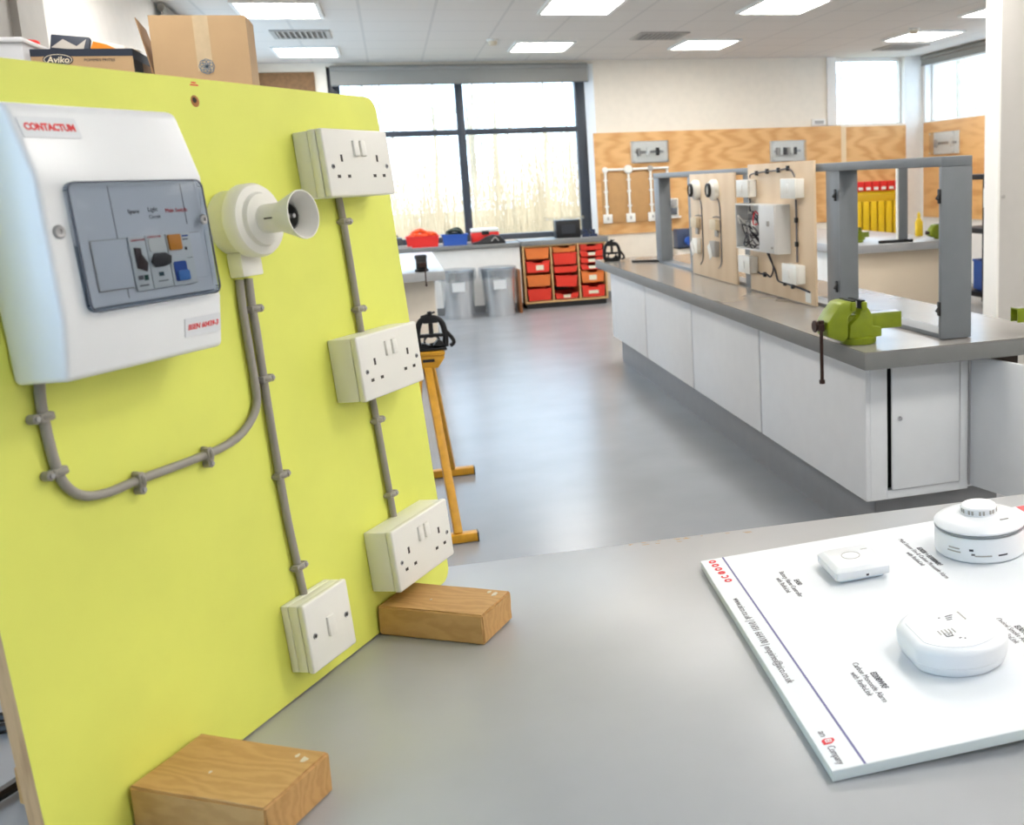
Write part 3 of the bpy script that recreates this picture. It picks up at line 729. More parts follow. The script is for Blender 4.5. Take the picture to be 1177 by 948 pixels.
def on2(y, z): return board_plane(y, z) @ T(0, 0, .0125)
b0 = None
for y, z, lab in ((4.95, 1.315, 'white square box at the upper far corner of the enclosure board'), (4.325, 1.315, 'white square box at the upper near corner of the enclosure board'), (4.955, .925, 'white square box at the lower far corner of the enclosure board'), (4.33, .925, 'white square box at the lower near corner of the enclosure board')):
    if b0 is None:
        b0 = thing('switch_box', lab, 'switch box', on2(y, z), 'switch boxes on the enclosure board')
        MB().box((-.085, -.043, 0), (.085, .043, .04), W_PLASTIC, .004).build('back_box', b0)
        MB().box((-.088, -.045, .04), (.088, .045, .05), W_PLASTIC, .004).box((-.01, -.02, .05), (.01, .02, .053), W_PLASTIC, .002).build('faceplate', b0)
    else: dup(b0, on2(y, z), lab)
t = thing('open_enclosure', 'open grey enclosure crammed with wiring on the near practice board', 'enclosure', on2(4.71, 1.125))
LG = mat('enclosure_grey', (212, 210, 206), .4)
b = MB(); b.box((-.29, -.115, 0), (.29, .115, .006), LG)
for a, c in (((-.29, -.115, .006), (-.282, .115, .07)), ((.282, -.115, .006), (.29, .115, .07)), ((-.282, -.115, .006), (.282, -.107, .07)), ((-.282, .107, .006), (.282, .115, .07))): b.box(a, c, LG)
b.build('box_body', t)
d = MB().box((.085, -.112, .07), (.29, .112, .082), LG, .003).build('door', t)
MB().box((.2, .015, .082), (.23, .04, .088), GREYP, .003).box((.26, -.09, .082), (.27, -.08, .088), GREYP).build('latch', d)
MB().box((-.26, -.05, .006), (.06, .06, .012), STEEL).build('rail', t)
for k in range(5): MB().box((-.24 + k * .062, -.03 + .004 * (k % 2), .012), (-.19 + k * .062, .03, .05), (GREYP, mat('relay_grey', (120, 120, 122), .5), W_PLASTIC)[k % 3], .003).build('module', t)
b = MB(); rn = random.Random(3)
for k in range(16):
    x = rn.uniform(-.24, .04); y = rn.uniform(-.08, .05)
    b.tube([(x, y, .03), (x + rn.uniform(-.05, .05), y + rn.uniform(-.03, .05), .07), (x + rn.uniform(-.06, .06), y + rn.uniform(-.05, .05), .06), (x + rn.uniform(-.04, .08), y - .03, .03)], .0035, (BLACK, GREYTXT, DARKTXT, GREYP)[k % 4] if k != 5 else RED, 5, 4)
b.build('wiring', t)
t = thing('cable_run', 'dark cable looped between the corner boxes around the open enclosure', 'cable', on2(4.64, 1.12))  # cable run clipped flat around the enclosure
MB().tube([(-.30, .247, .006), (-.28, .266, .006), (-.1, .275, .006), (.1, .28, .006), (.22, .285, .006), (.27, .272, .006), (.30, .247, .006)], .004, GREYTXT, 6, 4).build('upper_loop', t)
MB().tube([(-.31, .144, .006), (-.31, .09, .006), (-.298, .08, .01)], .004, DARKTXT, 6).build('left_drop', t)
MB().tube([(.31, .144, .006), (.31, -.144, .006)], .0045, GREYTXT, 6).build('right_drop', t)
MB().tube([(-.02, -.121, .02), (.0, -.19, .006), (-.04, -.24, .006), (-.10, -.23, .006), (-.18, -.235, .006), (-.220, -.23, .006)], .004, DARKTXT, 6, 4).build('lower_loop', t)
MB().tube([(-.04, -.121, .02), (.02, -.20, .006), (.06, -.25, .006), (.15, -.255, .006), (.30, -.26, .006), (.45, -.27, .006)], .004, DARKTXT, 6, 4).build('lower_tail', t)
for x, y in ((-.2, .27), (-.05, .277), (.1, .28), (.22, .287), (.31, .05), (.31, -.06), (-.12, -.235), (.15, -.255), (.25, -.26)): MB().box((x - .01, y - .012, 0), (x + .01, y + .012, .014), BLACK, .003).build('cable_clip', t)
o = MB().box((4.19, 0, 0), (4.25, .012, .05), W_PLASTIC).build('label_tag', None, T(1.785, 0, .80) @ Matrix(((0, 1, 0, 0), (1, 0, 0, 0), (0, 0, 1, 0), (0, 0, 0, 1))))
tag(o, 'small white tag low on the enclosure board beside the green vice', 'label')

bench_vice('large green vice at the near corner of the main bench', T(1.545, 3.21, .786), GREEN, 1.0)
bench_vice('green vice at the right edge of the picture on the main bench', T(2.245, 3.10, .786) @ RZ(PI), GREEN, .9)

def pipe_vice(label, M, s=1.0):
    t = thing('pipe_vice', label, 'pipe vice', M @ Matrix.Scale(s, 4))
    MB().box((-.055, -.035, 0), (.055, .035, .012), BLKM, .004).prism([(-.05, .012), (.05, .012), (.04, .035), (.025, .045), (0, .016), (-.025, .03), (-.04, .03)], -.025, .025, BLKM, RX(PI / 2), .002).build('base', t)
    y = MB()
    out = [(-.052, .012), (-.054, .06), (-.047, .10), (-.032, .122), (0, .130), (.032, .122), (.047, .10), (.054, .06), (.052, .012)]
    y.tube([(a, 0, b) for a, b in out], .012, BLKM, 10, 4)
    y.box((-.048, -.012, .052), (.048, .012, .066), BLKM, .004); y.box((-.03, -.012, .108), (.03, .012, .128), BLKM, .005)
    y.build('yoke', t)
    MB().cyl((0, 0, .05), (0, 0, .155), .009, BLKM, 10).build('screw', t)
    MB().lathe([(.026, -.008), (.033, -.008), (.033, .008), (.026, .008), (.026, -.008)], BLKM, T(0, 0, .034) @ RX(PI / 2 - .5), 18, cap=False).build('jaw_ring', t)
    MB().cyl((-.035, -.02, .138), (.02, .012, .15), .004, BLKM, 8).build('handle', t)
    MB().tube([(.05, 0, .08), (.075, 0, .05), (.085, 0, .025), (.07, 0, .012)], .008, BLKM, 8, 3).build('hook', t)
    return t
pipe_vice('black pipe vice at the far end of the main bench', T(1.56, 7.42, .785) @ RZ(-.3), 1.05)
o = MB().cyl((1.66, 7.2, .793), (1.85, 7.1, .793), .008, BLKM, 8).build('iron_rod'); tag(o, 'dark iron rod lying beside the far pipe vice', 'rod')
t = thing('meter_box', 'small blue metered box on the far sill behind the frame', 'meter', (3.2, WY - .2, 0))
MB().box((0, 0, .55), (.22, .2, .56), BLKM).box((.0, .0, .56), (.22, .18, .78), mat('meter_navy', (58, 70, 96), .4), .01).build('case', t)
MB().cyl((.13, -.002, .64), (.13, -.06, .64), .05, BLUE, 18).build('dial', t)
MB().box((.01, .02, 0), (.21, .18, .549), CREAM, .003).build('stand', t)

# ------------------------------------------------------------------ right bench row
t = thing('bench_worktop', 'grey worktop of the bench seen through the grey frame', 'worktop', (3.98, 8.55, .785))
MB().box((-.53, -1.2, -.065), (.53, 1.2, 0), BENCHG, .003).build('top', t)
t = thing('base_cabinet', 'cream base of the bench seen through the grey frame', 'cabinet', (3.98, 8.55, 0))
MB().box((-.44, -1.08, .1), (.44, 1.1, .719), mat('warm_cream_paint', (246, 228, 202), .6), .003).build('body', t)
MB().box((-.4, -1.0, 0), (.4, 1.05, .1), KICK).build('plinth', t)
MB().box((-.452, -1.0, .13), (-.4405, 1.0, .70), WALLW, .002).build('side_panel', t)
fr = thing('steel_frame', 'grey steel frame on the bench behind, before the yellow rack', 'frame', (4.02, 7.5, .785))
MB().box((-.03, 0, .0), (.05, .012, .60), FRAMEG, .001).box((-.042, .004, 0), (-.03, .03, .60), W_PLASTIC).build('post', fr)
MB().box((-.03, 2.0, .0), (.05, 2.012, .60), FRAMEG, .001).build('post', fr)
MB().box((-.04, 0, .60), (.06, 2.05, .635), FRAMEG, .002).build('top_beam', fr)
bench_vice('green vice on the rear bench, seen left of its grey post', T(3.72, 7.72, .785) @ RZ(.4), GREEN, .8, False)
bench_vice('green vice on the rear bench, half hidden by the near grey post', T(4.40, 7.55, .785), GREEN, .8, False)
o = MB().prism([(0, 0), (.30, -.03), (.31, .0), (.16, .04), (.03, .03)], 0, .025, BLKM, T(3.76, 7.42, .786), .004).build('black_tool'); tag(o, 'flat black tool lying on the rear bench edge', 'tool')
t = thing('yellow_bottle', 'narrow yellow bottle standing on the rear bench', 'bottle', (4.45, 8.0, .785))
MB().lathe([(0, 0), (.032, 0), (.035, .01), (.035, .12), (.02, .15), (.014, .155)], YEL2, seg=16).build('body', t)
MB().lathe([(.015, .155), (.015, .19), (.006, .21), (0, .21)], YEL2, seg=12).build('cap', t)

# trolley
tr = thing('black_trolley', 'tall black wheeled trolley in the gap by the grey partition', 'trolley', (5.68, 8.7, 0))
for x in (-.28, .28):
    for y in (-.25, .25): MB().box((x - .02, y - .02, .08), (x + .02, y + .02, 1.27), BLKM, .003).build('post', tr)
for z in (1.24, .73, .12): MB().box((-.3, -.27, z), (.3, .27, z + .05), BLKM, .004).build('shelf', tr)
for x in (-.25, .25):
    for y in (-.22, .22): MB().cyl((x - .014, y, .04), (x + .014, y, .04), .038, mat('caster_grey', (96, 96, 96), .4), 16).box((x - .02, y - .012, .05), (x + .02, y + .012, .12), STEEL).build('caster', tr)
t = thing('blue_bin', 'blue plastic bin on the lower shelf of the black trolley', 'bin', (5.565, 8.60, .171))
b = MB()
b.prism(rrect(-.10, -.12, .10, .12, .02), 0, .008, BLUE)
for a, c in (((-.11, -.13, .008), (.11, -.122, .29)), ((-.11, .122, .008), (.11, .13, .29)), ((-.11, -.122, .008), (-.102, .122, .29)), ((.102, -.122, .008), (.11, .122, .29))): b.box(a, c, BLUE)
b.build('tub', t)
MB().box((-.12, -.14, .28), (.12, -.128, .30), BLUE, .003).box((-.12, .128, .28), (.12, .14, .30), BLUE, .003).build('rim', t)
t = thing('white_meter', 'small white device hanging on the black trolley', 'meter', (5.42, 8.43, 1.10))
MB().box((-.06, -.03, -.12), (.04, 0, .06), W_PLASTIC, .01).build('case', t)
o = MB().tube([(5.50, 8.415, 1.22), (5.51, 8.41, 1.0), (5.49, 8.415, .85), (5.50, 8.42, .80)], .014, STEEL, 8, 4).build('hose'); tag(o, 'grey hose hanging down the black trolley', 'hose')
t = thing('silver_fitting', 'silver fitting on the middle shelf of the black trolley', 'fitting', (5.51, 8.55, .781))
MB().lathe([(0, 0), (.06, 0), (.06, .02), (.03, .03), (.03, .07), (.045, .08), (0, .085)], CHROME, seg=18).build('body', t)
o = MB().lathe([(0, 0), (.012, 0), (.012, .006), (0, .008)], GREYP, Matrix.Translation((3.7, 5.591, 1.18)) @ RX(PI / 2), 12).build('wall_stud'); tag(o, 'tiny round stud on the end of the grey partition', 'stud')

# ------------------------------------------------------------------ yellow pipe stand
st = thing('pipe_stand', 'tall yellow steel stand holding a black pipe vice', 'stand', (.08, 4.4, 0))
MB().box((-.035, -.06, .685), (.083, .06, .70), YEL, .002).prism([(-.035, .63), (.05, .63), (.08, .67), (.08, .685), (-.035, .685)], -.055, .055, YEL, RX(PI / 2), .002).build('head_plate', st)
MB().box((-.012, -.0565, .657), (.038, -.054, .670), BLACK).build('slot', st)
def bar(name, a, b, w, parent):
    m = MB(); K = along(a, b); L = (Vector(b) - Vector(a)).length
    m.box((-w, -w, 0), (w, w, L), YEL, .002, K); return m.build(name, parent)
bar('leg', (.005, -.03, .64), (.06, -.50, .035), .016, st)
bar('leg', (.02, .03, .64), (.09, .46, .035), .016, st)
bar('leg', (-.03, -.03, .64), (-.12, -.50, .035), .016, st)
bar('leg', (-.03, .03, .64), (-.10, .46, .035), .016, st)
for y, x0, x1 in ((-.50, -.2, .135), (.46, -.18, .195)):
    MB().box((x0, y - .022, .004), (x1, y + .022, .038), YEL, .003).build('foot', st)
    for x in (x0, x1): MB().box((x - .003, y - .0235, 0), (x + .003, y + .0235, .040), BLACK, .002).build('foot_cap', st)
pipe_vice('black pipe vice on the yellow stand beside the lime panel', T(.115, 4.4, .70), 1.08)

# ------------------------------------------------------------------ tall cupboard and boxes behind the lime panel
t = thing('tall_cupboard', 'tall cupboard behind the lime panel carrying the cardboard boxes', 'cupboard', (-.90, 3.88, 0))
MB().box((-.54, -.30, .08), (.53, .30, 1.735), GREYP, .004).build('body', t)
for s in (-1, 1):
    d = MB().box((-.53 if s < 0 else .004, -.32, .1), (-.004 if s < 0 else .52, -.3005, 1.72), WALLW, .003).build('door', t)
    MB().cyl((s * .05, -.335, .85), (s * .05, -.335, 1.0), .006, STEEL, 8).cyl((s * .05, -.32, .86), (s * .05, -.336, .86), .005, STEEL, 8).cyl((s * .05, -.32, .99), (s * .05, -.336, .99), .005, STEEL, 8).build('handle', d)
MB().box((-.5, -.28, 0), (.5, .28, .08), KICK).build('plinth', t)
BZ = 1.735
t = thing('cardboard_box', 'tall plain cardboard box taped down the front, beside the printed carton', 'box', (-.54, 3.6, BZ))
b = MB(); w, h, dd = .142, .222, .20
b.box((-w, 0, 0), (w, .005, h), CARD); b.box((-w, dd - .005, 0), (w, dd, h), CARD); b.box((-w, .005, 0), (-w + .005, dd - .005, h), CARD); b.box((w - .005, .005, 0), (w, dd - .005, h), CARD); b.box((-w, 0, 0), (w, dd, .005), CARD); b.box((-w + .005, .005, h - .008), (w - .005, dd - .005, h - .003), CARD)
b.build('box_body', t)
MB().box((-.015, -.0008, .05), (.03, -.0002, h), mat('packing_tape', (206, 184, 150), .18, coat=.6, var=.08, scale=30)).build('tape', t)
p = MB()
for k in range(8): p.lathe([(.010, 0), (.012, 0), (.012, .0004), (.010, .0004), (.010, 0)], mat('blue_stamp', (112, 132, 150), .7), T(.012 + .012 * math.cos(k * PI / 4), -.0012, .065 + .012 * math.sin(k * PI / 4)) @ RX(PI / 2), 14, cap=False)
p.build('stamp', t)
MB().add([(-w, .0, .03), (-w, .18, .03), (-w - .045, .19, .205), (-w - .035, .0, .215), (-w - .003, .0, .03), (-w - .003, .18, .03), (-w - .048, .19, .205), (-w - .038, .0, .215)], [(0, 1, 2, 3), (7, 6, 5, 4), (0, 3, 7, 4), (1, 5, 6, 2), (2, 6, 7, 3), (0, 4, 5, 1)], CARD2).build('flap', t)
t = thing('printed_carton', 'low printed cardboard carton with a dark band and packets on top', 'box', (-.88, 3.6, BZ))
w, h, dd = .142, .122, .34
b = MB(); b.box((-w, 0, 0), (w, .004, h), CARD); b.box((-w, dd - .004, 0), (w, dd, h), CARD2); b.box((-w, .004, 0), (-w + .004, dd - .004, h), CARD2); b.box((w - .004, .004, 0), (w, dd - .004, h), CARD2); b.box((-w, 0, 0), (w, dd, .004), CARD2)
b.box((-w + .004, .004, h - .012), (w - .004, dd - .004, h - .008), CARD2)
b.build('box_body', t)
b = MB(); b.box((-w - .0006, -.0006, h - .022), (w + .0006, 0.001, h), NAVY); b.box((w - .001, -.0006, h - .03), (w + .0006, dd, h), NAVY); b.box((w - .001, .0, 0), (w + .0006, .12, h - .03), mat('carton_black', (40, 32, 26), .7))
b.prism([(-.068 + .042 * math.cos(a * PI / 14), h - .032 + .019 * math.sin(a * PI / 14)) for a in range(28)], .0004, .0016, NAVY, RX(PI / 2))
b.prism([(-.068 + .039 * math.cos(a * PI / 14), h - .032 + .0165 * math.sin(a * PI / 14)) for a in range(28)], .0014, .0019, LABELC, RX(PI / 2))
b.prism([(-.068 + .037 * math.cos(a * PI / 14), h - .032 + .0148 * math.sin(a * PI / 14)) for a in range(28)], .0017, .0022, NAVY, RX(PI / 2))
b.text('Aviko', .026, LABELC, T(-.068, -.0024, h - .033) @ RX(PI / 2), 'CENTER', 1.0, .2, .0005)
b.text('POMMES FRITES', .0125, NAVY, T(.003, -.0008, h - .034) @ RX(PI / 2), 'LEFT', 1.0)
b.build('print', t)
t = thing('printed_packet', 'dark printed packet leaning up out of the printed carton', 'packet', T(-.93, 3.66, BZ + h - .001) @ RX(-.3) @ RY(.1))
MB().box((-.055, 0, 0), (.055, .03, .055), NAVY, .004).build('pack', t)
MB().prism([(-.05, .01), (-.02, .04), (.02, .02), (.045, .045), (.04, .008)], .0002, .0012, GREYP, RX(PI / 2)).build('print', t)
t = thing('orange_packet', 'orange and white packet lying on the printed carton', 'packet', T(-.815, 3.62, BZ + h - .002) @ RZ(-.2))
MB().prism([(-.05, 0), (.055, 0), (.055, .012), (-.04, .035)], -.12, 0, W_PLASTIC, RX(PI / 2), .002).build('pack', t)
MB().prism([(-.048, .003), (.03, .003), (.0, .018), (-.036, .028)], .0002, .0012, ORANGE, RX(PI / 2)).build('print', t)
t = thing('grey_crate', 'light grey crate at the left edge beside the printed carton', 'crate', (-1.14, 3.6, BZ))
b = MB(); b.box((-.28, 0, 0), (.10, .3, .15), mat('crate_grey', (196, 198, 202), .5), .004); b.build('crate_body', t)
MB().box((-.285, -.005, .142), (.105, .305, .158), mat('crate_grey_lid', (206, 208, 212), .5), .004).build('lid', t)
t = thing('red_cap_bottle', 'red-capped white bottle standing behind the printed carton', 'bottle', (-1.135, 4.02, BZ + .0))
MB().lathe([(0, 0), (.04, 0), (.042, .01), (.042, .13), (.022, .165), (.02, .17)], W_PLASTIC, seg=18).build('body', t)
MB().lathe([(.022, .168), (.028, .17), (.028, .20), (.02, .206), (0, .206)], REDP, seg=16).build('cap', t)

# ------------------------------------------------------------------ foreground bench
ZA = .79
MA = T(.05, 1.58, 0) @ RZ(math.radians(-2.3))
t = thing('workbench', 'wide grey foreground bench carrying the lime panel and white display', 'workbench', MA)
b = MB().box((-1.38, -1.0, ZA - .04), (2.6, 0, ZA), BENCHG, .003); rn = random.Random(11)
for k in range(16):
    x = rn.uniform(.26, .48); y = -.004 - abs(rn.gauss(0, .008)); l = rn.uniform(.004, .016)
    b.prism([(x, y), (x + l, y - .0008), (x + l * .8, y - .0022), (x + l * .2, y - .002)], ZA - .0002, ZA + .0002, mat('worn_edge', (196, 160, 112), .7))
b.build('worktop', t)
MB().box((-1.3, -.95, .1), (2.5, -.06, ZA - .0405), CABW, .003).build('base', t)
MB().box((-1.25, -.9, 0), (2.45, -.1, .1), KICK).build('plinth', t)

# lime panel frame
BU = Vector((.53524, .84470, 0)); BV = Vector((-.06363, .04032, .99716)); BN = Vector((.84230, -.53372, .07533))
P0 = Vector((-.077, 1.355, .079 + 1.39)) - BN * .045
MBD = Matrix((BU, BV, BN)).transposed().to_4x4(); MBD.translation = P0
def onb(u, v, h=0.0): return MBD @ T(u, v, h)
lp = thing('training_panel', 'large lime-yellow panel leaning upright, fitted with electrical accessories', 'training panel', onb(-.15, -.6753))
b = MB(); b.prism(rrect(-.35, 0.0, .352, .730, .022), -.0006, 0, YBOARD); b.build('painted_face', lp)
MB().prism(rrect(-.35, 0.0, .352, .730, .022), -.019, -.0007, TAN).build('board', lp)
MB().lathe([(.0035, .0004), (.006, .0003), (.0065, 0)], mat('bare_wood', (178, 120, 66), .7), T(-.005, .705, 0), 16).lathe([(0, .0004), (.0032, .0004)], HOLE, T(-.006, .706, 0.0002), 14).build('screw_hole', lp)
MB().box((-.008, .722, 0), (.004, .7235, .0003), RED).box((-.006, .7245, 0), (.001, .726, .0003), RED).build('pencil_mark', lp)

# consumer unit
cu = thing('consumer_unit', 'white consumer unit with a tinted window on the lime panel', 'consumer unit', onb(-.345, -.11, 0.0005))
prof = [(.117, 0), (.117, .05), (.112, .057), (.05, .0745), (-.072, .072), (-.124, .062), (-.124, 0)]
K = Matrix(((0, 0, 1, 0), (1, 0, 0, 0), (0, 1, 0, 0), (0, 0, 0, 1)))   # prism (x,y,z) -> (u=z, v=x, n=y)
MB().prism(prof, -.095, .095, CU_WHITE, K, .0055, 3).build('enclosure', cu)
def slope_frame(a, b, u, t):
    """frame on the sloping face between profile points a (upper) and b (lower)"""
    a = Vector((u, a[0], a[1])); b = Vector((u, b[0], b[1]))
    return frame(a.lerp(b, t), (1, 0, 0), a - b)
Ml = slope_frame(prof[2], prof[3], -.0605, .29)
lb = MB(); lb.prism(rrect(-.029, -.0095, .029, .0095, .0015), .0003, .0008, SHEETW, Ml); lb.text('CONTACTUM', .0088, RED, Ml @ T(0, 0, .0009), 'CENTER', .9, 0, .0004); lb.build('brand_label', cu)
Ml = slope_frame(prof[4], prof[5], .066, .50)
lb = MB(); lb.prism(rrect(-.0245, -.0095, .0245, .0095, .001), .0003, .0009, SHEETW, Ml); lb.text('BSEN 60439-3', .0074, RED, Ml @ T(0, 0, .001), 'CENTER', .95, .15, .0002); lb.build('standard_label', cu)
def screw(parent, u, v, h, r=.0055):
    MB().lathe([(0, .0002), (r * .35, .0002), (r * .4, .0016), (r * .8, .0018), (r, .0008), (r, -.0005)], STEEL, T(u, v, h), 16).build('screw', parent)
screw(cu, -.083, .0045, .0738, .006)
# inside the window (front face is at n ~ .0735)
ip = MB(); ip.box((-.068, -.064, .0728), (.082, .042, .0738), mat('inner_plate', (226, 228, 232), .5)); ip.box((-.056, -.0505, .0738), (.076, -.006, .0746), mat('inner_plate', (226, 228, 232), .5), .0003)
for a, c in (((-.0565, -.0512), (-.0557, -.0055)), ((-.0565, -.0512), (-.018, -.0505)), ((-.0565, -.006), (.074, -.0055))): ip.box((a[0], a[1], .0746), (c[0], c[1], .0749), GREYP)
for u in (-.025, .062): ip.box((u - .0003, .003 if u > 0 else -.06, .0738), (u + .0003, .042, .0741), GREYTXT)
ip.text('Spare', .006, GREYTXT, T(-.008, .018, .0739), 'LEFT'); ip.text('Light', .006, GREYTXT, T(.016, .019, .0739), 'LEFT'); ip.text('Circuit', .005, GREYTXT, T(.016, .012, .0739), 'LEFT'); ip.text('Main Switch', .0058, RED, T(.037, .017, .0739), 'LEFT')
ip.build('inner_plate', cu, T(0, 0, .0011))
def breaker(u0, u1):
    bk = MB().box((u0, -.047, .0749), (u1, .003, .0765), mat('breaker_body', (222, 224, 222), .4), .0006).build('breaker', cu, T(-.004, -.008, .0011))
    return bk
bk = breaker(-.012, .007)
MB().prism([(-.008, -.026), (.002, -.03), (.0045, -.022), (-.001, -.014), (-.001, -.008), (-.008, -.007)], .0766, .0785, mat('toggle_brown', (62, 44, 44), .4), None, .0005).build('toggle', bk)
MB().text('CONTACTUM', .0026, RED, T(-.010, -.0005, .0766)).box((-.009, -.037, .0766), (-.003, -.033, .0768), GREYTXT).box((-.002, -.038, .0766), (.003, -.033, .0768), mat('green_mark', (24, 70, 60), .5)).box((-.009, -.043, .0766), (.002, -.0418, .0768), GREYTXT).build('print', bk)
bk = breaker(.008, .032)
MB().prism(rrect(.010, -.0125, .030, .0, .003), .0766, .0775, W_PLASTIC).prism([(.008, -.022), (.013, -.014), (.027, -.014), (.034, -.018), (.032, -.025), (.024, -.027), (.012, -.027)], .0776, .0787, mat('toggle_black', (44, 40, 42), .4), None, .0005).build('toggle', bk)
MB().text('CONTACTUM', .0026, RED, T(.010, .0012, .0766)).box((.016, -.036, .0766), (.022, -.032, .0768), mat('green_mark2', (24, 60, 70), .5)).box((.014, -.041, .0766), (.026, -.040, .0768), GREYTXT).build('print', bk)
bk = breaker(.033, .064)
MB().prism(rrect(.034, -.013, .050, .002, .0015), .0766, .0785, ORANGE, None, .0005).build('test_button', bk)
MB().prism(rrect(.036, -.043, .052, -.024, .002), .0766, .0772, BLUE).prism(rrect(.038, -.043, .053, -.033, .002), .0773, .0788, LBLUE, None, .0005).build('toggle', bk)
MB().box((.053, -.001, .0766), (.061, .0005, .0768), BLUE).box((.053, -.004, .0766), (.060, -.003, .0768), GREYTXT).box((.054, -.014, .0766), (.057, -.011, .0768), DARKTXT).box((.055, -.022, .0766), (.062, -.0215, .0768), GREYTXT).build('print', bk)
MB().prism(rrect(-.072, -.068, .086, .046, .008), .0722, .0795, TINT, None, .0018, 2).tube([(p[0], p[1], .0789) for p in rrect(-.0715, -.0675, .0855, .0455, .008)] + [(.0855, .0375, .0789)], .0009, mat('cover_edge', (92, 98, 110), .2), 6).build('window_cover', cu, T(0, 0, .0011))
screw(cu, .078, .006, .0808, .005)

# lampholder on the panel
lh = thing('batten_lampholder', 'white batten lampholder projecting from the lime panel', 'lampholder', onb(-.135, -.107, .0005))
MB().lathe([(0, 0), (.037, 0), (.037, .02), (.0385, .022), (.0385, .025)], W_PLASTIC, seg=40).box((-.017, -.062, 0), (.017, -.034, .02), W_PLASTIC, .002).build('back_box', lh)
MB().lathe([(.035, .022), (.040, .0225), (.042, .025), (.042, .037), (.0395, .0415), (.031, .043), (.029, .048), (.022, .049), (0, .049)], W_PLASTIC, seg=44).build('cover', lh)
MB().lathe([(.0165, .048), (.0165, .070), (.018, .074), (.0275, .098), (.0275, .1), (.0262, .1), (.0165, .074), (.015, .066), (0, .064)], W_PLASTIC, seg=40).build('skirt', lh)
b = MB()
b.lathe([(0, .0665), (.0145, .0665), (.0152, .082), (.0135, .082), (.012, .071), (0, .071)], mat('contact_metal', (120, 122, 120), .35, .8), seg=20)
for s in (-1, 1): b.cyl((s * .005, 0, .069), (s * .005, 0, .084), .0028, STEEL, 10)
b.box((-.0008, -.0125, .0705), (.0008, .0125, .08), GREYP)
b.build('contacts', lh)
MB().box((-.0172, -.0008, .060), (-.016, .0008, .071), HOLE).build('slot', lh)

# socket outlets
def double_socket(u, v, label, depth=.045, spacer=False):
    """origin at the plate's top left; x right, y up"""
    s = thing('double_socket', label, 'socket', onb(u, v, .0005), 'double sockets on the lime panel')
    fp = depth - .010
    b = MB()
    if spacer: b.box((.001, -.085, 0), (.145, -.001, fp - .013), W_PLASTIC, .002).box((.0, -.086, fp - .0125), (.146, 0, fp - .0005), W_PLASTIC, .0022)
    else: b.box((.001, -.085, 0), (.145, -.001, fp - .0005), W_PLASTIC, .002)
    b.build('back_box', s)
    h = MB().box((0, -.086, fp), (.146, 0, depth), W_PLASTIC, .0028, seg=3)
    for x in (.033, .113): h.box((x - .002, -.042, depth - .0004), (x + .002, -.033, depth + .0003), HOLE)
    for x in (.022, .044, .102, .124): h.box((x - .0032, -.0625, depth - .0004), (x + .0032, -.0585, depth + .0003), HOLE)
    h.build('faceplate', s)
    for x in (.0125, .1335): MB().lathe([(0, .0003), (.0022, .0003), (.0028, .001), (.0032, .0002)], STEEL, T(x, -.048, depth), 14).lathe([(0, .0011), (.0016, .0011)], HOLE, T(x, -.048, depth), 10).build('screw', s)
    for x in (.0655, .0815):
        MB().box((x - .0055, -.035, depth - .003), (x + .0055, -.0145, depth + .0035), W_PLASTIC, .0015, M=T(x, -.025, depth) @ RX(-.05) @ T(-x, .025, -depth)).build('rocker', s)
    return s
double_socket(0, 0, 'topmost double socket on the lime panel beside the lampholder', spacer=True)
double_socket(0, -.266, 'middle double socket on the lime panel before the yellow stand')
double_socket(.007, -.531, 'lowest double socket on the lime panel above a timber block')
sw = thing('light_switch', 'white single light switch low on the lime panel', 'light switch', onb(-.170, -.558, .0005))
MB().box((.001, -.085, 0), (.085, -.001, .010), W_PLASTIC, .0015).box((.001, -.085, .0103), (.085, -.001, .0235), W_PLASTIC, .0015).build('back_box', sw)
MB().box((0, -.086, .024), (.086, 0, .033), W_PLASTIC, .0028, seg=3).build('faceplate', sw)
MB().box((.036, -.055, .030), (.050, -.030, .0365), W_PLASTIC, .0015, M=T(.043, -.043, .033) @ RX(-.05) @ T(-.043, .043, -.033)).build('rocker', sw)
for x in (.012, .074): MB().lathe([(0, .0003), (.0025, .0003), (.0032, .0012), (.0036, .0002)], STEEL, T(x, -.043, .033), 14).lathe([(0, .0013), (.0018, .0013)], HOLE, T(x, -.043, .033), 10).build('screw', sw)

# grey cables with clips on the panel
def cable(name, label, pts, clips, r=.0047, flat=True):
    o = (pts[0][0], pts[0][1])
    t = thing(name, label, 'cable', onb(o[0], o[1], .0008), 'grey cables on the lime panel')
    MB().tube([(u - o[0], v - o[1], r) for u, v in pts], r, CABLE, 10, 5).build('cable_sheath', t)
    for u, v, a in clips:
        K = T(u - o[0], v - o[1], 0) @ RZ(a)   # local x across the cable
        b = MB(); b.tube([(-r - .0018, 0, 0), (-r - .0018, 0, r), (-r * .7, 0, 2 * r + .0012), (0, 0, 2 * r + .0022), (r * .7, 0, 2 * r + .0012), (r + .0018, 0, r), (r + .0018, 0, 0)], .0024, CABLE, 8, 2, K)
        b.box((-r - .003, -.0042, .0), (r + .003, .0042, 2 * r + .0018), CABLE, .0022, K)
        b.cyl((r + .0055, 0, 0), (r + .0055, 0, .0095), .0046, CABLE, 12, M=K); b.cyl((r + .0055, 0, .0095), (r + .0055, 0, .0115), .0025, STEEL, 10, M=K)
        b.build('cable_clip', t)
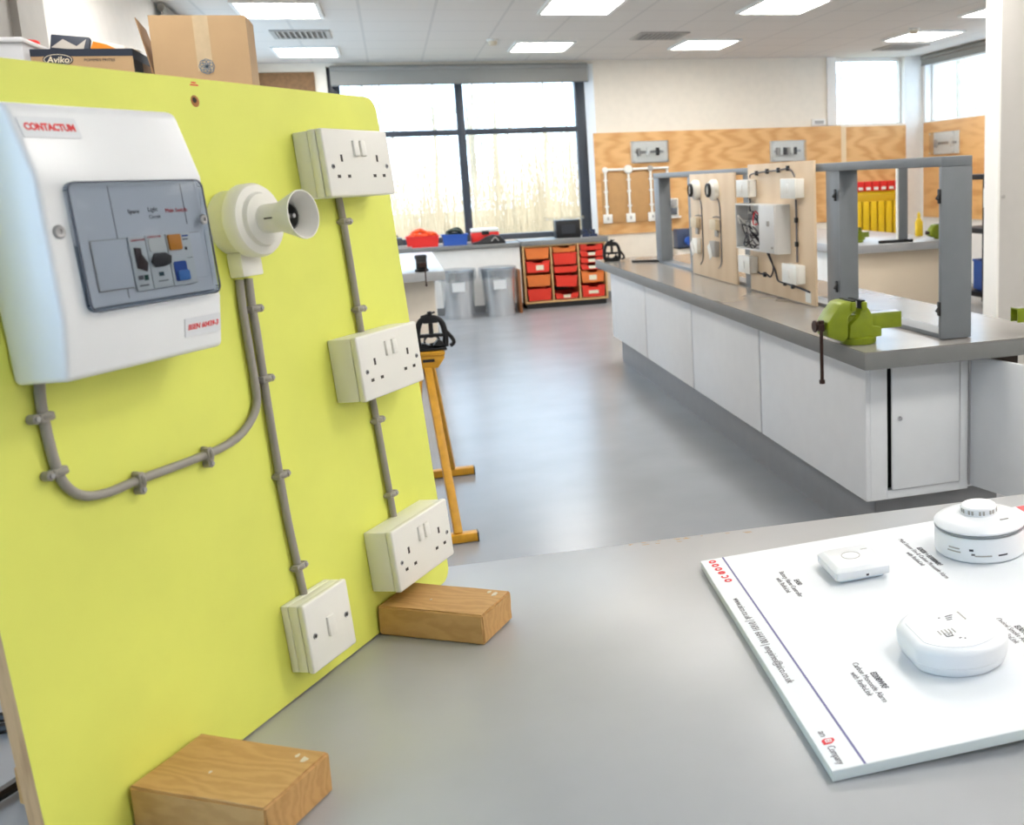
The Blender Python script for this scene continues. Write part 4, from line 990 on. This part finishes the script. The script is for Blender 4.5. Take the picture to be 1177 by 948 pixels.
cable('supply_cable', 'grey cable curving from the consumer unit up to the lampholder', [(-.419, -.236), (-.422, -.262), (-.421, -.305), (-.416, -.330), (-.400, -.347), (-.372, -.353), (-.334, -.352), (-.240, -.352), (-.195, -.347), (-.166, -.333), (-.1515, -.315), (-.1485, -.290), (-.1475, -.25), (-.146, -.2), (-.143, -.172)],
      [(-.422, -.266, PI), (-.420, -.318, PI + .1), (-.335, -.352, -PI / 2), (-.241, -.352, -PI / 2)])
cable('switch_drop_cable', 'grey cable running down from the lampholder to the light switch', [(-.128, -.172), (-.130, -.2), (-.131, -.25), (-.133, -.29), (-.135, -.36), (-.136, -.45), (-.133, -.52), (-.131, -.562)],
      [(-.1305, -.208, 0), (-.133, -.291, 0), (-.1355, -.408, 0), (-.1335, -.524, 0)])
cable('link_cable', 'short grey cable between the top and middle double sockets', [(.070, -.083), (.072, -.12), (.072, -.2), (.071, -.270)], [(.072, -.117, 0), (.072, -.236, 0)])
cable('link_cable', 'short grey cable between the middle and lowest double sockets', [(.071, -.350), (.073, -.395), (.075, -.48), (.076, -.534)], [(.073, -.392, 0), (.075, -.5, 0)])

# timber blocks: local x = panel width direction, y = outwards from panel
def block_frame(u, n): 
    hn = Vector((BN.x, BN.y, 0)).normalized()
    p = Vector((-.077, 1.355, 0)) + BU * u + hn * n
    return frame((p.x, p.y, ZA + .0008), BU, Vector((0, 0, 1)).cross(BU))   # y = -normal
def timber(label, u0, u1, n0, n1, h, seed):
    rn = random.Random(seed); bm = bmesh.new(); bmesh.ops.create_cube(bm, size=1)
    L = n1 - n0; w = u1 - u0
    for v in bm.verts: v.co = Vector((v.co.x * w, v.co.y * L, (v.co.z + .5) * h))
    bmesh.ops.bevel(bm, geom=bm.edges[:], offset=.0022, segments=2, affect='EDGES')
    bmesh.ops.subdivide_edges(bm, edges=bm.edges[:], cuts=2, use_grid_fill=True)
    for v in bm.verts:
        if v.co.z > h * .3: v.co += Vector((rn.uniform(-.0007, .0007), rn.uniform(-.0007, .0007), rn.uniform(-.0006, .0003)))
    b = MB(); b.bm(bm, BLOCK)
    if n0 > 0:
        for k in range(3):
            cx, cy = ((.30, -.40), (.36, -.33), (-.1, .1))[k]; r = (.007, .004, .0025)[k]
            b.prism([(cx * w + r * rn.uniform(.5, 1.2) * math.cos(a), cy * L + r * rn.uniform(.3, .8) * math.sin(a)) for a in [i * PI / 4.5 for i in range(9)]], h - .0003, h + .0004, mat('old_paint', (216, 206, 184), .7))
    o = b.build('timber_block', None, block_frame((u0 + u1) / 2, (n0 + n1) / 2))
    return tag(o, label, 'wooden block', 'timber blocks propping the panel')
timber('timber block propping the panel under the lowest double socket', .006, .09, .0075, .167, .042, 1)
timber('timber block propping the panel at the bottom of the picture', -.417, -.320, .0075, .165, .0435, 2)
timber('timber block behind the panel at the bottom left corner', -.415, -.325, -.14, -.021, .042, 3)
timber('timber block behind the panel, hidden under the far corner', .006, .09, -.14, -.021, .042, 4)

o = MB().tube([(-.75, 1.36, ZA + .007), (-.6, 1.30, ZA + .007), (-.47, 1.272, ZA + .007), (-.35, 1.28, ZA + .007), (-.2, 1.36, ZA + .007)], .006, BLACK, 8, 6).build('black_cable'); tag(o, 'black cable behind the lime panel, the further of the two', 'cable')
o = MB().tube([(-.7, 1.22, ZA + .007), (-.58, 1.25, ZA + .007), (-.47, 1.245, ZA + .007), (-.36, 1.235, ZA + .007)], .006, BLACK, 8, 6).build('black_cable'); tag(o, 'black cable behind the lime panel, the nearer of the parallel two', 'cable')
o = MB().tube([(-.62, .93, ZA + .008), (-.5, 1.02, ZA + .008), (-.43, 1.10, ZA + .010), (-.40, 1.16, ZA + .012), (-.34, 1.215, ZA + .008)], .007, BLACK, 8, 6).build('black_cable'); tag(o, 'thick black cable at the bottom left behind the rear block', 'cable')

# ------------------------------------------------------------------ display board with alarms
a4, t4 = math.radians(-4), math.radians(3.1)
EX = Vector((math.cos(a4) * math.cos(t4), math.sin(a4) * math.cos(t4), math.sin(t4))); EY = Vector((-math.sin(a4), math.cos(a4), 0)); EZ = EX.cross(EY)
MD = Matrix((EX, EY, EZ)).transposed().to_4x4(); MD.translation = (.41139, 1.41827, .8024)
db = thing('display_board', 'white printed display board of alarms lying tilted on the bench', 'display board', MD)
MB().box((0, -.5795, -.0115), (.84, 0, -.0006), SHEETEDGE, .0004).build('board', db)
pr = MB(); pr.box((.0004, -.579, -.0005), (.8396, -.0004, 0), SHEETW)
pr.box((.0342, -.5785, 0), (.0368, -.001, .0002), PURPLE)
pr.box((.535, -.565, 0), (.60, -.002, .0002), mat('red_header', (232, 66, 70), .45))
def dtext(s, x, y, size, m, align='LEFT', sx=1, bold=0.0): pr.text(s, size, m, T(x, y, .0001) @ RZ(-PI / 2), align, sx, 0, bold)
# six red ring glyphs
for k in range(6):
    y = -.0115 - k * .0155; x = .0165 + .0010 * k
    if k == 4: pr.lathe([(.0030, .0001), (.0058, .0001), (.0058, .0004), (.0030, .0004)], RED, T(x, y, 0), 18, False, PI * .75, PI * 2.25)
    else: pr.lathe([(.0026, .0001), (.0058, .0001), (.0058, .0004), (.0026, .0004), (.0026, .0001)], RED, T(x, y, 0), 20, False, cap=False)
    if k == 3: pr.box((x - .003, y - .0012, .0001), (x + .003, y + .0012, .0004), RED)
dtext('www.aico.co.uk | 01691 664100 | enquiries@aico.co.uk', .0154, -.1525, .0138, GREYTXT, 'LEFT', .80)
dtext('an', .0135, -.5085, .012, GREYTXT)
pr.prism([(.008, -.534), (.017, -.5335), (.0215, -.529), (.0215, -.5245), (.012, -.5235), (.008, -.526)], .0001, .0004, RED); pr.text('Ei', .0095, SHEETW, T(.0145, -.5285, .0005) @ RZ(-PI / 2), 'CENTER', .9, 0, .0003)
dtext('Company', .0132, -.5375, .012, GREYTXT, 'LEFT', .72)
dtext('Ei450', .1127, -.1372, .0105, DARKTXT, 'CENTER', .85, .0002); dtext('Battery Alarm Controller', .1015, -.1382, .0105, GREYTXT, 'CENTER', .86); dtext('with RadioLink', .0905, -.1384, .0105, GREYTXT, 'CENTER', .86)
dtext('Ei3028 + Ei3000MRF', .3200, -.1295, .0110, DARKTXT, 'CENTER', .80, .0002); dtext('Multi Sensor Fire & Carbon Monoxide Alarm', .3092, -.1305, .0105, GREYTXT, 'CENTER', .84); dtext('with RadioLink', .2980, -.130, .0105, GREYTXT, 'CENTER', .86)
dtext('EI208WRF', .1116, -.4335, .0108, DARKTXT, 'CENTER', .83, .0002); dtext('Carbon Monoxide Alarm', .1003, -.4325, .0108, GREYTXT, 'CENTER', .86); dtext('with RadioLink', .0900, -.4336, .0108, GREYTXT, 'CENTER', .86)
dtext('Ei3016', .3200, -.386, .0108, DARKTXT, 'CENTER', .85, .0002); dtext('Optical Smoke Alarm', .3095, -.386, .0108, GREYTXT, 'CENTER', .84); dtext('with RadioLink', .2985, -.386, .0108, GREYTXT, 'CENTER', .86)
pr.build('printed_sheet', db)
def ond(x, y, h=0.0005): return MD @ T(x, y, h)
# square controller
t = thing('alarm_controller', 'small square white controller with a ring on the display board', 'alarm controller', ond(.199, -.133))
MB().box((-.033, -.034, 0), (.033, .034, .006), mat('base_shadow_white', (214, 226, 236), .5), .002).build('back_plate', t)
b = MB(); b.prism(rrect(-.0405, -.0415, .0405, .0415, .004), .006, .018, AL_WHITE, None, .001)
bm = bmesh.new(); lo = [bm.verts.new((p[0], p[1], .018)) for p in rrect(-.040, -.041, .040, .041, .004)]; hi = [bm.verts.new((p[0], p[1], .0225)) for p in rrect(-.034, -.036, .034, .036, .005)]
n = len(lo); bm.faces.new(hi)
for i in range(n): bm.faces.new((lo[i], lo[(i + 1) % n], hi[(i + 1) % n], hi[i]))
b.bm(bm, AL_WHITE); b.build('cover', t)
MB().lathe([(.0127, .0224), (.0135, .0224), (.0135, .0230), (.0127, .0230), (.0127, .0224)], GREYP, T(-.001, .004, 0), 32, cap=False).lathe([(0, .0228), (.0122, .0228), (.0126, .0224)], AL_WHITE, T(-.001, .004, 0), 32).build('button', t)
MB().box((.02, .018, .0224), (.03, .0195, .0228), GREYP).box((.004, -.0418, .008), (.008, -.041, .011), DARKTXT).build('print', t)
# heat / CO multi sensor, big round
t = thing('round_heat_alarm', 'largest round white alarm with a knob on the display board', 'alarm', ond(.402, -.131))
MB().lathe([(0, 0), (.062, 0), (.0655, .003), (.0655, .034), (.064, .037)], AL_WHITE, seg=64).build('base', t)
MB().lathe([(.064, .0355), (.0615, .0375), (.0615, .0385), (.0655, .0395), (.0655, .0415), (.0625, .0425)], mat('groove_grey', (140, 143, 147), .4), seg=64).build('groove_ring', t)
MB().lathe([(.0625, .0415), (.0655, .043), (.0655, .0455), (.062, .0485), (.05, .0525), (.035, .0555), (.028, .057), (.027, .059)], AL_WHITE, seg=64).build('dome', t)
b = MB(); b.lathe([(.0255, .0565), (.0255, .0665), (.0235, .0685), (0, .0690)], AL_WHITE, seg=48)
for k in range(30):
    a = 2 * PI * k / 30; b.box((-.0015, -.0262, .0575), (.0015, -.0250, .065), GREYP if k % 3 else AL_WHITE, 0, RZ(a))
b.build('sensor_cap', t)
b = MB()
for ang, z, w, h, m in ((math.radians(-128), .021, .006, .0030, DARKTXT), (math.radians(-126), .0145, .005, .0026, GREYTXT), (math.radians(-88), .0125, .014, .0022, DARKTXT), (math.radians(-112), .0125, .024, .002, GREYP), (math.radians(-150), .016, .022, .002, GREYP), (math.radians(-150), .021, .018, .002, GREYP)):
    n = 5
    for j in range(n):
        a = ang + (j - n / 2) * w / n / .0655
        b.box((-w / n / 2, -.0003, -h / 2), (w / n / 2, .0003, h / 2), m, 0, RZ(a + PI / 2) @ T(0, -.0657, z))
b.box((.012, -.040, .0542), (.026, -.0388, .0556), GREYP)
b.build('print', t)
# CO alarm: truncated circle
t = thing('carbon_monoxide_alarm', 'round white alarm with flattened side and small vents, nearest the front edge', 'alarm', ond(.217, -.407))
def trunc(r, k, n=96):
    k = k * 1.035
    out = []
    for i in range(n):
        a = 2 * PI * i / n; out.append((max(-k, min(k * 1.05, r * math.cos(a))), r * math.sin(a)))
    return out
def loft(rings, m):
    b = MB(); bm = bmesh.new(); prev = None
    for poly, z in rings:
        cur = [bm.verts.new((p[0], p[1], z)) for p in poly]
        if prev:
            for i in range(len(cur)): bm.faces.new((prev[i], prev[(i + 1) % len(cur)], cur[(i + 1) % len(cur)], cur[i]))
        prev = cur
    bm.faces.new(prev)
    bmesh.ops.recalc_face_normals(bm, faces=bm.faces[:])
    return b.bm(bm, m, None, True)
loft([(trunc(.058, .051), 0), (trunc(.061, .0535), .003), (trunc(.0635, .0555), .012)], AL_WHITE).build('base', t)
loft([(trunc(.0630, .0551), .0122), (trunc(.0640, .0560), .0128), (trunc(.0645, .0565), .028), (trunc(.0625, .0545), .0315), (trunc(.057, .049), .034), (trunc(.054, .046), .0342), (trunc(.053, .045), .0352)], AL_WHITE).build('cover', t)
b = MB()
for k in range(3): b.prism([(-.022 + k * .004, .010 - k * .002), (-.0205 + k * .004, .010 - k * .002), (-.0185 + k * .004, .020 - k * .004), (-.02 + k * .004, .020 - k * .004)], .0353, .0357, GREYTXT, RZ(-PI / 2 + .3))
b.box((-.006, .022, .0353), (-.003, .0235, .0357), GREYTXT); b.box((.002, .018, .0353), (.006, .0195, .0357), GREYP)
for k in range(5): b.box((-.022 + k * .0045, -.018, .0353), (-.0205 + k * .0045, -.007, .0357), GREYP)
b.box((-.018, -.025, .0353), (-.009, -.016, .0357), GREYTXT); b.box((-.0165, -.0235, .0356), (-.0105, -.0175, .0359), SHEETW); b.box((-.015, -.0215, .0358), (-.012, -.0195, .0361), GREYTXT)
b.box((-.006, -.033, .0353), (-.003, -.031, .0357), GREYTXT); b.box((-.001, -.036, .0353), (.001, -.034, .0357), GREYTXT)
b.box((.022, .008, .0353), (.024, .03, .0357), GREYP)
b.build('print', t)
o = MB().box((.70, 1.0, ZA + .0008), (.78, 1.2, ZA + .006), BLOCK).build('wooden_wedge')
bpy.data.objects.remove(o)
wd = MB().prism([(0, 0), (.10, 0), (.10, .0275), (0, .0275)], -.15, 0, BLOCK, RX(PI / 2), .001).build('wooden_wedge', None, T(1.10, 1.02, ZA + .0006)); tag(wd, 'thin wooden packer under the right end of the display board', 'wooden packer')

# ------------------------------------------------------------------ daylight
w = bpy.data.worlds.new('sky'); scene.world = w; w.use_nodes = True
bg = w.node_tree.nodes['Background']; bg.inputs['Color'].default_value = (.60, .80, 1.0, 1); bg.inputs['Strength'].default_value = 3.9
sd = bpy.data.lights.new('sun', 'SUN'); sd.energy = 2.0; sd.angle = math.radians(3); sd.color = (1, .93, .8)
so = bpy.data.objects.new('sun', sd); COL.objects.link(so)
so.rotation_euler = Vector((0, .8, -.55)).to_track_quat('-Z', 'Y').to_euler()

vs = scene.view_settings
vs.view_transform = 'Standard'; vs.look = 'None'; vs.gamma = 1; vs.use_curve_mapping = False; vs.exposure = 0.2
